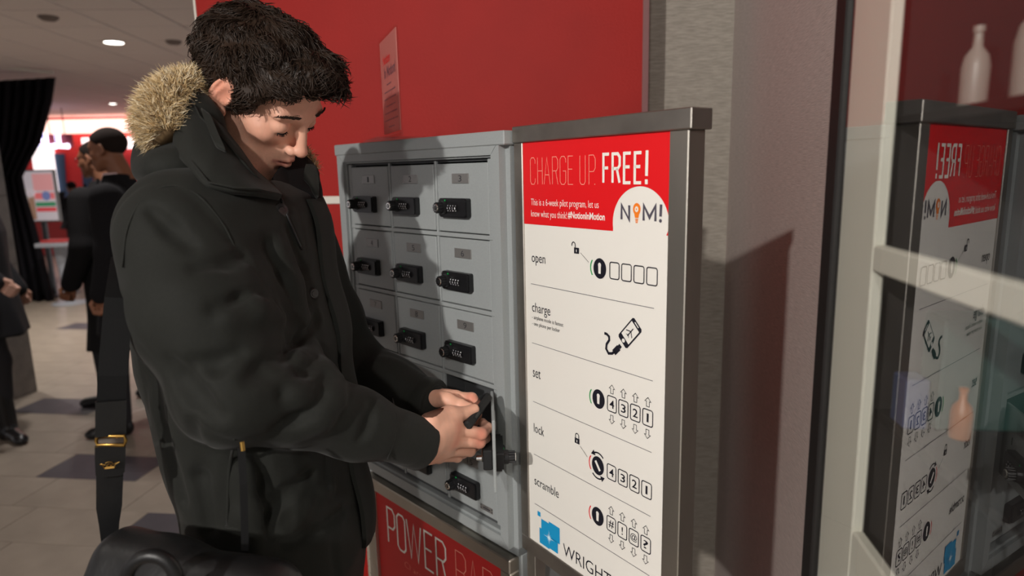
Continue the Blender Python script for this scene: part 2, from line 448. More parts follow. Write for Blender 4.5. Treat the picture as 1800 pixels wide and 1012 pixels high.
# mitred trim frame around the doors
f = MB()
xo0, xo1, zo0, zo1 = -.040, W3 + .036, lz(H5 + .034), lz(-.030)
xi0, xi1, zi0, zi1 = -.014, W3 + .014, lz(H5 + .012), lz(-.006)
def trim(mb, a, b_, c, d):
    P = [a, b_, c, d]
    mb.prism(P, -.012, .006)
for nm, P in (('trim_rail', [(xo0, zo1), (xo1, zo1), (xi1, zi1), (xi0, zi1)]), ('trim_rail', [(xo0, zo0), (xi0, zi0), (xi1, zi0), (xo1, zo0)]),
              ('trim_stile', [(xo0, zo1), (xi0, zi1), (xi0, zi0), (xo0, zo0)]), ('trim_stile', [(xo1, zo1), (xo1, zo0), (xi1, zi0), (xi1, zi1)])):
    cx = sum(p[0] for p in P) / 4; cz = sum(p[1] for p in P) / 4
    P = [(cx + (x - cx) * .9985, cz + (z - cz) * .9985) for x, z in P]
    obj(nm, MB().prism(P, -.012, .006), M_locker, lk)
f = MB()                                              # inner step of the frame
for x0, x1, z0, z1 in ((-.0142, -.009, zi0, zi1), (W3 + .009, W3 + .0142, zi0, zi1), (-.009, W3 + .009, zi1 - .004, zi1), (-.009, W3 + .009, zi0, zi0 + .006)):
    f.box(x0, x1, -.006, .02, z0, z1, .0008)
obj('inner_frame', f, M_locker, lk)
f = MB(); f.box(-.02, W3 + .03, .052, .056, .016, lz(-.03))
for i in range(4): f.box(i * DW - .0035, i * DW + .0035, .004, .052, lz(H5), lz(0))
for j in range(6): f.box(0, W3, .004, .052, lz(j * DH) - .003, lz(j * DH) + .003)
# dividers hold a dark reveal behind every door; the open compartment runs deep
obj('compartment_walls', f, M_lockin, lk)
# face frame bars between the doors
for j in range(1, 5):
    obj('cross_bar', MB().box(-.006, W3 + .006, -.0035, .012, lz(j * DH) - .0042, lz(j * DH) + .0042, .0012), M_locker, lk)
for i in range(1, 3):
    obj('upright_bar', MB().box(i * DW - .0032, i * DW + .0032, -.0015, .012, lz(H5), lz(0), .001), M_locker, lk)
for i in (0, 3):
    obj('upright_bar', MB().box(i * DW - .0065, i * DW + .0065, -.002, .012, lz(H5), lz(0), .001), M_locker, lk)

# one door: leaf with rolled edge, plate, combination lock. local origin at its lower right corner (hinge line), x to the left negative
GW, GH = DW - .0115, DH - .0125
leaf = MB().box(-GW, 0, -.0015, .004, 0, GH, .0012).mesh('door_leaf'); leaf.materials.append(M_locker)
x0, x1 = .0237 - .165 + .0058 + .0, .1087 - .165 + .0058
zl1, zl0 = GH - .066, GH - .103
def shell(x0, x1, z0, z1, y0, y1, r):                 # rounded rectangular block
    P = []
    for cx, cz, a in ((x1 - r, z1 - r, 0), (x0 + r, z1 - r, 90), (x0 + r, z0 + r, 180), (x1 - r, z0 + r, 270)):
        for k in range(4):
            t = math.radians(a + 30 * k); P.append((cx + r * math.cos(t), cz + r * math.sin(t)))
    return P
lb = MB(); P = shell(x0, x1, zl0, zl1, 0, 0, .004)
lb.prism(P, -.012, -.0015)
P2 = shell(x0 + .0025, x1 - .0025, zl0 + .0025, zl1 - .0025, 0, 0, .003); lb.prism(P2, -.0155, -.012)
lock_me = lb.mesh('lock_housing'); lock_me.materials.append(M_black)
kx, kz = x0 + .0195, (zl0 + zl1) / 2 + .001
kb = MB(); n = 24
def ycyl(mb, cx, cz, y0, y1, r0, r1=None, n=20):
    mb.tube([(cx, y0, cz), (cx, y1, cz)], [r0, r0 if r1 is None else r1], n)
ycyl(kb, kx, kz, -.0155, -.024, .0135, .0125)
ycyl(kb, kx, kz, -.024, -.036, .0098, .0092)
for k in range(12):
    a = 2 * math.pi * k / 12; ycyl(kb, kx + .0098 * math.cos(a), kz + .0098 * math.sin(a), -.024, -.0355, .0011, None, 6)
kb.mi = 1; ycyl(kb, kx, kz, -.0355, -.0372, .0078, .0068); 
kb.mi = 0; ycyl(kb, kx, kz, -.0370, -.0376, .0045, .0045, 12); kb.mi = 1; kb.box(kx - .0008, kx + .0008, -.0379, -.0374, kz - .003, kz + .003)
kb.mi = 2; kb.box(kx + .003, kx + .0055, -.0166, -.0152, kz + .0122, kz + .0150)
knob_me = kb.mesh('lock_knob')
for m in (M_black, M_chrome, M_green): knob_me.materials.append(m)
dme = []
for combo in ('0000', '4321', '2580', '4719', '1306'):
    db = MB(); dx0 = x0 + .0355; 
    for i, c in enumerate(combo):
        cx = dx0 + i * .0078
        db.mi = 0; db.tube([(cx - .003, -.0135, kz - .001), (cx + .003, -.0135, kz - .001)], .0068, 16)
        db.mi = 1
        for dz, yy, hgt, add in ((0, -.0206, .0036, 0), (.0045, -.0189, .0026, 1), (-.0045, -.0189, .0026, 9)):
            text(db, str((int(c) + add) % 10), cx - .0013, cx + .0013, kz - .001 + dz - hgt / 2, kz - .001 + dz + hgt / 2, yy, 0.)
    me = db.mesh('lock_dials'); me.materials.append(M_black); me.materials.append(M_digit); dme.append(me)
def plate(num):
    pb = MB(); cx = .080 - .165 + .0058; cz = GH - .0285
    pb.box(cx - .0252, cx + .0252, -.0032, -.0014, cz - .0093, cz + .0093, .0004); pb.mi = 1
    s = str(num); w = .0042 * len(s) if len(s) > 1 else (.0028 if s == '1' else .0046)
    text(pb, s, cx - w, cx + w, cz - .0058, cz + .0058, -.0035, -.012)
    me = pb.mesh('number_plate'); me.materials.append(M_plate); me.materials.append(M_ink); return me
for r in range(5):
    for c in range(3):
        num = r * 3 + c + 1
        base = empty('locker_door') if False else None
        d = part('locker_door', leaf, lk, ((c + 1) * DW - .0058, -.0002, lz((r + 1) * DH) + .0062))
        d['label'] = 'grey locker door number %d%s' % (num, ', swung open' if num == 12 else '')
        part('number_plate', plate(num), d)
        part('lock_housing', lock_me, d); part('lock_knob', knob_me, d)
        part('lock_dials', dme[[0, 0, 1, 0, 2, 0, 3, 4, 2, 0, 1, 3, 0, 2, 0][num - 1]], d)
        if num == 12:
            d.rotation_euler = (0, 0, math.radians(139)); d.location.y -= .006; d.location.x += .001
            ib = MB(); ib.box(x0 + .004, x1 - .03, .004, .021, zl0 + .002, zl1 + .002, .002); obj('lock_back', ib, M_blackrough, d)
            ib = MB(); ib.box(kx - .006, kx + .030, .021, .0235, kz - .006, kz + .006, .001); ib.tube([(kx, .0235, kz), (kx, .033, kz)], [.005, .0042], 10); obj('latch_cam', ib, M_chrome, d)
            ib = MB(); ib.box(-.040, -.038, -.0022, .0046, GH * .52, GH * .62); obj('slot', ib, M_seam, d)
mk = MB(); cx, cz = W3 - .038, lz(H5) + .022
mk.box(cx - .019, cx + .019, -.0024, -.0012, cz - .006, cz + .006, .0004); mk.mi = 1
for sx in (-1, 1):
    for k in range(2): mk.flat([(cx + sx * .0165 - .001, cz - .004 + k * .006), (cx + sx * .0165 + .001, cz - .004 + k * .006), (cx + sx * .0165 + .001, cz - .001 + k * .006), (cx + sx * .0165 - .001, cz - .001 + k * .006)], -.0026)
mk.stroke([(cx - .011, cz), (cx + .011, cz)], .0022, -.0026); mk.stroke([(cx - .006, cz + .0035), (cx + .006, cz + .0035)], .0009, -.0026); mk.stroke([(cx - .009, cz - .0035), (cx + .010, cz - .0035)], .0009, -.0026)
obj('maker_plate', mk, [M_plate, M_ink], lk)

# ------------------------------------------------------------------ stand under the lockers, with the hinged red door
sd = empty('locker_stand', (LO[0], LO[1], 0), TL - math.pi / 2, 'grey steel stand below the lockers with a steel framed red door', 'stand')
zs = LO[2] - .7725
def sz(v): return LO[2] - v
b = MB(); b.box(-.036, W3 + .048, .012, D + .04, .03, zs - .001, .002); obj('stand_body', b, M_locker, sd)
b = MB()
for x in (-.03, W3 + .0):
    for y in (.02, D - .02): obj('stand_foot', MB().box(x, x + .04, y, y + .04, 0, .03), M_blackrough, sd)
dz1, dz0 = sz(.776), .06
dx0_, dx1_ = -.006, .537
fw = .031
b = MB(); b.box(dx0_, dx1_, -.016, .012, dz1 - fw, dz1, .0025); obj('door_rail', b, M_steel, sd)
b = MB(); b.box(dx0_, dx1_, -.016, .012, dz0, dz0 + fw, .0025); obj('door_rail', b, M_steel, sd)
b = MB(); b.box(dx0_, dx0_ + .035, -.0145, .012, dz0 + fw, dz1 - fw, .0025); obj('door_stile', b, M_steel, sd)
b = MB(); b.box(dx1_ - fw, dx1_, -.0145, .012, dz0 + fw, dz1 - fw, .0025); obj('door_stile', b, M_steel, sd)
pn = obj('door_panel', MB().box(dx0_ + .034, dx1_ - .03, -.004, .006, dz0 + .03, dz1 - .03), M_panelred, sd)
hb = MB(); hb.box(-.040, -.027, -.002, .013, dz0, sz(.83), .001); hb.box(-.021, -.009, -.008, .013, dz0, sz(.83), .001); hb.cyl((-.024, -.004, dz0), (-.024, -.004, sz(.83)), .0042, None, 10)
hg = obj('piano_hinge', hb, M_hinge, sd, 40)
sb = MB(); k = 0
for v in np.arange(.85, 1.40, .041):
    k += 1
    for q, vv, yq in ((-.034, v, -.001), (-.0145, v + .008, -.007)):
        sb = MB(); sb.tube([(q, yq, sz(vv)), (q, yq - .0025, sz(vv))], [.0034, .0022], 10); obj('screw_head', sb, M_chrome, hg)
t = MB(); y = -.0048; cap0, cap1 = sz(.937), sz(.8365)
for ch, a, c_, w in (('P', .075, .1125, .0052), ('O', .118, .157, .0052), ('W', .160, .223, .0052), ('E', .2315, .268, .0052), ('R', .276, .3165, .0052)):
    letter(t, ch, a, c_, cap0, cap1, w, y)
obj('power_lettering', t, M_printwhite, pn)
t = MB()
for ch, a, c_ in (('B', .349, .3855), ('A', .391, .428), ('R', .4405, .477)): letter(t, ch, a, c_, cap0, cap1, .0022, y)
obj('bar_lettering', t, M_printpink, pn)
t = MB(); text(t, 'Charge Your', .1455, .300, sz(.978), sz(.957), y, -.03); obj('subtitle_lettering', t, M_printpink, pn)

# ------------------------------------------------------------------ instruction sign
SC, TS = .955, .6305
SO = np.array([0, 0, CAM_H]) + (np.array([.0362, 1.1919, 1.4746]) - [0, 0, CAM_H]) * SC
sg = empty('instruction_sign', (SO[0], SO[1], 0), TS - math.pi / 2, 'tall white instruction sign with red header in a brushed steel frame', 'sign')
def U(u): return u * SC
def V(v): return SO[2] - v * SC
TH = .032
fl, frr, ft, fb = U(-.043), U(.3560), V(-.1053), V(.7366)
pl, prr, pt, pb_ = U(-.0175), U(.3225), V(-.0764), V(.7040)
obj('frame_rail', MB().box(fl, frr + .006, -.006, TH + .006, pt, ft, .0015), M_steeldark, sg)
obj('frame_rail', MB().box(fl, frr, -.003, TH, fb, pb_, .0015), M_steeldark, sg)
obj('frame_stile', MB().box(fl, pl, -.003, TH, pb_, pt, .0015), M_steeldark, sg)
obj('frame_stile', MB().box(prr, frr, -.003, TH, pb_, pt, .0015), M_steel, sg)
for a_, b2 in ((fl + .004, fl + .03), (frr - .03, frr - .004)): obj('sign_leg', MB().box(a_, b2, .006, TH, .012, fb, .001), M_steeldark, sg)
obj('sign_base', MB().box(fl, frr, -.02, TH + .05, 0, .012, .002), M_steeldark, sg)
ps = obj('poster', MB().box(pl - .002, prr + .002, .0, .01, pb_ - .002, pt + .002), M_print, sg)
E1y = -.0004; L1 = -.0008; L2 = -.0012
zrb = V(.0702); cc = (U(.2672), V(.0570)); cr = U(.0565)
hd = MB(); P = [(pl, pt), (pl, zrb)]
ang = [a for a in np.linspace(math.pi, 0, 33)]
pts = [(cc[0] + cr * math.cos(a), cc[1] + cr * math.sin(a)) for a in np.linspace(math.pi + .24, -.24, 41)]
pts = [p for p in pts if p[1] >= zrb and p[0] <= prr]
P += [(pts[0][0], zrb)] + pts
P += [(prr, pts[-1][1])] if pts[-1][0] < prr - 1e-4 and pts[-1][1] > zrb else []
P += [(prr, pt)]
hd.flat(P, E1y); hd.flat([(prr - .004, zrb), (prr, zrb), (prr, zrb + .008)], E1y)
obj('red_header', hd, M_printred, ps, fixn=False)
t = MB()
for ch, a, c_ in (('C', .0033, .0179), ('H', .024, .0381), ('A', .0415, .0595), ('R', .0647, .0803), ('G', .085, .1007), ('E', .1056, .119), ('U', .1347, .1488), ('P', .1564, .172)):
    letter(t, ch, U(a), U(c_), V(-.0012), V(-.0488), .0011, L1)
t.disc((U(.1705), V(-.0022)), .0010, .0010, L1, 10)
obj('headline_lettering', t, M_printpink, ps, fixn=False)
t = MB()
for ch, a, c_ in (('F', .1875, .2047), ('R', .2077, .2276), ('E', .232, .2503), ('E', .2539, .2715)): letter(t, ch, U(a), U(c_), V(-.0022), V(-.0508), .0046, L1)
t.stroke([(U(.2800), V(-.0512)), (U(.2795), V(-.0145))], .0052, L1); t.stroke([(U(.2793), V(-.0095)), (U(.2793), V(-.0025))], .0052, L1)
obj('free_lettering', t, M_printwhite, ps, fixn=False); t = MB()
text(t, 'This is a 6-week pilot program, let us', U(.0038), U(.1795), V(.0395), V(.0238), L1, -.004)
obj('header_line', t, M_printwhite, ps, fixn=False); t = MB()
text(t, 'know what you think!', U(.0038), U(.1022), V(.0600), V(.0442), L1, -.004)
obj('header_line', t, M_printwhite, ps, fixn=False); t = MB()
text(t, '#NotionInMotion', U(.1048), U(.1935), V(.0560), V(.0432), L1, .022)
obj('hashtag_lettering', t, M_printwhite, ps, fixn=False)
t = MB()
letter(t, 'N', U(.2277), U(.2480), V(.0532), V(.0270), .0042, L1); obj('logo_letter', t, M_printgrey, ps, fixn=False); t = MB(); letter(t, 'M', U(.2728), U(.3000), V(.0530), V(.0262), .0042, L1)
obj('logo_letter', t, M_printgrey, ps, fixn=False); t = MB(); t.stroke([(U(.3080), V(.0262)), (U(.3074), V(.0435))], .0045, L1); t.disc((U(.3074), V(.0498)), .0026, .0026, L1, 12)
obj('logo_letter', t, M_printgrey, ps, fixn=False)
t = MB(); bc = (U(.2612), V(.0345)); 
R_ = [(bc[0] + .0072 * math.cos(a), bc[1] + .0088 * math.sin(a)) for a in np.linspace(-.9, math.pi + .9, 22)]
R_ += [(bc[0] - .0033, V(.0475)), (bc[0] + .0033, V(.0475))]
t.flat(R_, L1)
for k in range(3): t.stroke([(bc[0] - .003 + k * .0005, V(.0495 + k * .0024)), (bc[0] + .003 - k * .0005, V(.0495 + k * .0024))], .0015, L1)
t.mi = 1; t.disc(bc, .0036, .0042, L2, 16); t.mi = 0; t.disc(bc, .0012, .0014, L2 - .0003, 8)
obj('bulb_mark', t, [M_orange, M_print], ps, fixn=False)
# black pictograms, lettering and rules
rl = MB()
for v0 in (.1806, .2936, .4095, .5173, .6212): rl.stroke([(0, V(v0)), (U(.298), V(v0))], .0009, L1)
obj('divider_rules', rl, M_printgrey, ps, fixn=False)
t = MB()
t = MB(); text(t, 'open', U(.0030), U(.0425), V(.1450), V(.1275), L1, -.002); obj('step_lettering', t, M_ink, ps, fixn=False)
t = MB(); text(t, 'charge', U(.0018), U(.0550), V(.2385), V(.2150), L1, -.002); obj('step_lettering', t, M_ink, ps, fixn=False)
t = MB(); text(t, '- airplane mode is fastest', U(.0014), U(.0905), V(.2488), V(.2395), L1, .0); obj('step_lettering', t, M_ink, ps, fixn=False)
t = MB(); text(t, '- one phone per locker', U(.0014), U(.0810), V(.2608), V(.2518), L1, .0); obj('step_lettering', t, M_ink, ps, fixn=False)
t = MB(); text(t, 'set', U(.0010), U(.0240), V(.3600), V(.3440), L1, -.002); obj('step_lettering', t, M_ink, ps, fixn=False)
t = MB(); text(t, 'lock', U(.0012), U(.0320), V(.4710), V(.4530), L1, -.002); obj('step_lettering', t, M_ink, ps, fixn=False)
t = MB(); text(t, 'scramble', U(.0003), U(.0734), V(.5800), V(.5620), L1, -.002); obj('step_lettering', t, M_ink, ps, fixn=False)
def rrect(mb, u0, u1, v0, v1, w, r=.0035, y=L1):
    P = []
    x0, x1, z0, z1 = U(u0), U(u1), V(v1), V(v0)
    for cx, cz, a in ((x1 - r, z1 - r, 0), (x0 + r, z1 - r, 90), (x0 + r, z0 + r, 180), (x1 - r, z0 + r, 270)):
        for k in range(5):
            q = math.radians(a + 22.5 * k); P.append((cx + r * math.cos(q), cz + r * math.sin(q)))
    mb.stroke(P, w, y, True)
def keyhole(mb, u, v, rot=0):
    mb.mi = 0; mb.disc((U(u), V(v)), U(.0147), U(.0168), L1, 32)
    mb.mi = 1; q = Matrix.Rotation(rot, 2)
    P = [(U(.0036) * math.cos(a), U(.0058) + U(.0038) * math.sin(a)) for a in np.linspace(-.5, math.pi + .5, 14)]
    if rot == 0: P += [(-U(.0026), -U(.0085)), (U(.0026), -U(.0085))]
    else: P = [(-U(.0026), -U(.0095)), (U(.0026), -U(.0095)), (U(.0026), U(.0095)), (-U(.0026), U(.0095))]
    mb.flat([(U(u) + (q @ Vector(p))[0], V(v) + (q @ Vector(p))[1]) for p in P], L2); mb.mi = 0
def arc(mb, u, v, ru, rv, a0, a1, w, y=L1, n=12):
    mb.stroke([(U(u) + U(ru) * math.cos(a), V(v) + U(rv) * math.sin(a)) for a in np.linspace(a0, a1, n)], w, y)
def arrow(mb, u, v, up=1):                            # outlined arrow, about .015 tall
    P = [(0, .0075), (.0062, .0012), (.003, .0012), (.003, -.0072), (-.003, -.0072), (-.003, .0012), (-.0062, .0012)]
    mb.stroke([(U(u + x), V(v) + up * U(z)) for x, z in P], .0010, L1, True)
def padlock(mb, u, v, shut):
    mb.mi = 0
    x0, x1, z0, z1 = U(u - .0062), U(u + .0062), V(v + .0085), V(v - .0015)
    mb.flat([(x0, z0), (x1, z0), (x1, z1), (x0, z1)], L1)
    c = u if shut else u - .0075
    rr = .0042
    P = [(U(c - rr), V(v - .001 if shut else v - .004))] + [(U(c) + U(rr) * math.cos(a), V(v - .006) + U(.0045) * math.sin(a)) for a in np.linspace(math.pi, 0, 9)] + [(U(c + rr), V(v - .001))]
    mb.stroke(P, .0017, L1)
    mb.mi = 1; mb.stroke([(U(u), V(v + .0015)), (U(u), V(v + .0060))], .0016, L2); mb.mi = 0
for nm, v, row in (('open_pictogram', .1328, 0), ('set_pictogram', .3552, 1), ('lock_pictogram', .4757, 2), ('scramble_pictogram', .5702, 3)):
    g = MB(); uk = .1821 - [0, .0024, .0037, .0040][row]
    keyhole(g, uk, v, 0 if row != 2 else .62)
    bx = (.2050, .0259) if row == 0 else (.2010, .0259)
    chars = ('    ', '4321', '4321', '#!@?')[row]
    for k in range(4):
        u0 = bx[0] + k * bx[1]; w_ = .0205
        rrect(g, u0, u0 + w_, v - .0130, v + .0134, .0017)
        if chars[k] != ' ':
            cw = {'1': .0020, '!': .0014, '@': .0075, '#': .0062}.get(chars[k], .0052)
            text(g, chars[k], U(u0 + w_ / 2 - cw), U(u0 + w_ / 2 + cw), V(v + .0075), V(v - .0068), L1, .012 if row < 3 else .004)
        if row in (1, 3):
            arrow(g, u0 + w_ / 2, v - .0252, 1); arrow(g, u0 + w_ / 2, v + .0268, -1)
    if row == 0: padlock(g, .1262, v - .0280, False); g.stroke([(U(.1358), V(.1109)), (U(.1563), V(.1251))], .0007, L1)
    if row == 2:
        padlock(g, .1255, v - .0310, True); g.stroke([(U(.1333), V(.4552)), (U(.1522), V(.469))], .0007, L1)
        arc(g, uk, v, .0195, .0235, .85, 2.05, .0026); arc(g, uk, v, .0195, .0235, .85 + math.pi, 2.05 + math.pi, .0026)
        for a in (2.05, 2.05 + math.pi):
            c = np.array([U(uk) + U(.0195) * math.cos(a), V(v) + U(.0235) * math.sin(a)]); tn = np.array([-math.sin(a), math.cos(a)]); nn = np.array([math.cos(a), math.sin(a)])
            g.flat([tuple(c + nn * .005 - tn * .001), tuple(c - nn * .005 - tn * .001), tuple(c + tn * .0085)], L1)
    obj(nm, g, [M_ink, M_print], ps, fixn=False)
    g = MB(); arc(g, uk + .001, v, .0225, .0215, math.pi - .62, math.pi + .62, .0020)
    obj('lock_mark', g, M_green if row < 2 else M_printred, ps, fixn=False)
g = MB()
A, B_, C_, D_ = [np.array((U(u), V(v))) for u, v in ((.2570, .2003), (.2758, .2194), (.2435, .2564), (.2237, .2363))]
def q4(s, t): return A + (B_ - A) * s + (D_ - A) * t
def poly(mb, st, y): mb.flat([tuple(q4(*p)) for p in st], y)
g.mi = 0; poly(g, [(.1, 0), (.9, 0), (1, .06), (1, .94), (.9, 1), (.1, 1), (0, .94), (0, .06)], L1)
g.mi = 1; poly(g, [(.09, .14), (.91, .14), (.91, .80), (.09, .80)], L2)
poly(g, [(.30, .045), (.70, .045), (.70, .085), (.30, .085)], L2)
c = q4(.5, .90); g.disc(tuple(c), .0032, .0032, L2, 12)
g.mi = 0
c = q4(.5, .46); ax = (A - D_); ax = ax / np.linalg.norm(ax); ay = np.array([-ax[1], ax[0]])
def pl_(pts): g.flat([tuple(c + ax * a + ay * b2) for a, b2 in pts], L2 - .0003)
pl_([(.0085, .0009), (.0095, 0), (.0085, -.0009), (-.0085, -.0009), (-.0085, .0009)])
pl_([(.003, .0005), (.001, .0005), (-.0045, .008), (-.0025, .008)]); pl_([(.003, -.0005), (-.0025, -.008), (-.0045, -.008), (.001, -.0005)])
pl_([(-.006, 0), (-.009, .0038), (-.0078, .0038), (-.0045, 0), (-.0078, -.0038), (-.009, -.0038)])
cb = [(.1931, .2385), (.1985, .2388), (.2040, .2420), (.2045, .2480), (.1985, .2560), (.1975, .2640), (.2030, .2705), (.2110, .2690), (.2190, .2630)]
g.stroke([(U(u), V(v)) for u, v in cb], .0042, L1)
g.stroke([(U(.2150), V(.2668)), (U(.2262), V(.2560))], .0098, L1); g.stroke([(U(.2262), V(.2560)), (U(.2300), V(.2515))], .0066, L1)
obj('charge_pictogram', g, [M_ink, M_print], ps, fixn=False)
g = MB()
for u0, u1, v0, v1 in ((.0085, .0175, .6330, .6425), (.0200, .0435, .6450, .6690), (.0430, .0752, .6405, .6735), (.0140, .0440, .6660, .6985), (.0430, .0695, .6720, .6960)):
    g.flat([(U(u0), V(v1)), (U(u1), V(v1)), (U(u1), V(v0)), (U(u0), V(v0))], L1 - .0001 * (u0 * 100 % 3))
g.mi = 1; c = (U(.0443), V(.6743))
for k in range(12):
    a = k * math.pi / 6; l = .016 if k % 3 == 0 else .0085
    g.flat([(c[0] + .0010 * math.cos(a + 1.57), c[1] + .0010 * math.sin(a + 1.57)), (c[0] + l * math.cos(a), c[1] + l * math.sin(a)), (c[0] + .0010 * math.cos(a - 1.57), c[1] + .0010 * math.sin(a - 1.57))], L2 - .0004)
g.disc(c, .0024, .0024, L2 - .0005, 12)
g.mi = 2; text(g, 'WRIGHT', U(.0848), U(.2115), V(.6900), V(.6655), L1, -.008)
g.mi = 0; arc(g, .2255, .678, .0115, .0105, .5, 5.8, .0032)
obj('sponsor_mark', g, [M_blue, M_star, M_ink], ps, fixn=False)

# ------------------------------------------------------------------ acrylic leaflet stand on the locker top
def lw(u, y, v):                                      # locker frame to world
    return LO + np.array([math.sin(TL), -math.cos(TL), 0]) * u + np.array([math.cos(TL), math.sin(TL), 0]) * y - np.array([0, 0, v])
ztop = LO[2] + .047
hold = empty('leaflet_stand', (0, 0, 0), 0, 'slim clear acrylic stand holding a pale leaflet on top of the lockers', 'leaflet stand')
# leaflet faces the lockers' left end, nearly edge-on to the camera
p0 = at(676, 242, 1.50); p1 = at(706, 236, 1.33)
hx, hy = p0[:2], p1[:2]
dv = (hy - hx); ln = np.linalg.norm(dv); dv = dv / ln
hold.location = (hx[0], hx[1], ztop); hold.rotation_euler = (0, 0, math.atan2(dv[1], dv[0]))
HH = .214
obj('leaflet', MB().box(.004, ln - .004, -.0008, .0004, .016, HH - .004), M_leaf, hold)
ab = MB(); ab.box(0, ln, -.0036, -.0014, .004, HH, .0004); obj('acrylic_front', ab, M_acry, hold)
ab = MB(); ab.box(0, ln, .0010, .0030, .004, HH, .0004); ab.box(0, ln, -.05, .045, 0, .003, .0006); ab.box(0, ln, -.003, .003, .003, .012); obj('acrylic_base', ab, M_acry, hold)
t = MB()
text(t, 'Notion', ln * .18, ln * .60, .158, .178, -.0010, .03); 
obj('leaflet_red_lettering', t, M_printred, hold, fixn=False)
t = MB(); text(t, 'in Motion!', ln * .22, ln * .88, .130, .154, -.0010, .03)
for k, (a, b2) in enumerate(((.35, .62), (.18, .82), (.15, .85), (.25, .78), (.15, .86), (.12, .88), (.34, .66))):
    rnd = random.Random(k); x = ln * a
    while x < ln * b2:
        w_ = rnd.uniform(.006, .016); t.stroke([(x, .116 - .0145 * k), (min(x + w_, ln * b2), .116 - .0145 * k)], 0.0032, -.0010); x += w_ + .0035
obj('leaflet_lettering', t, M_printgrey, hold, fixn=False)

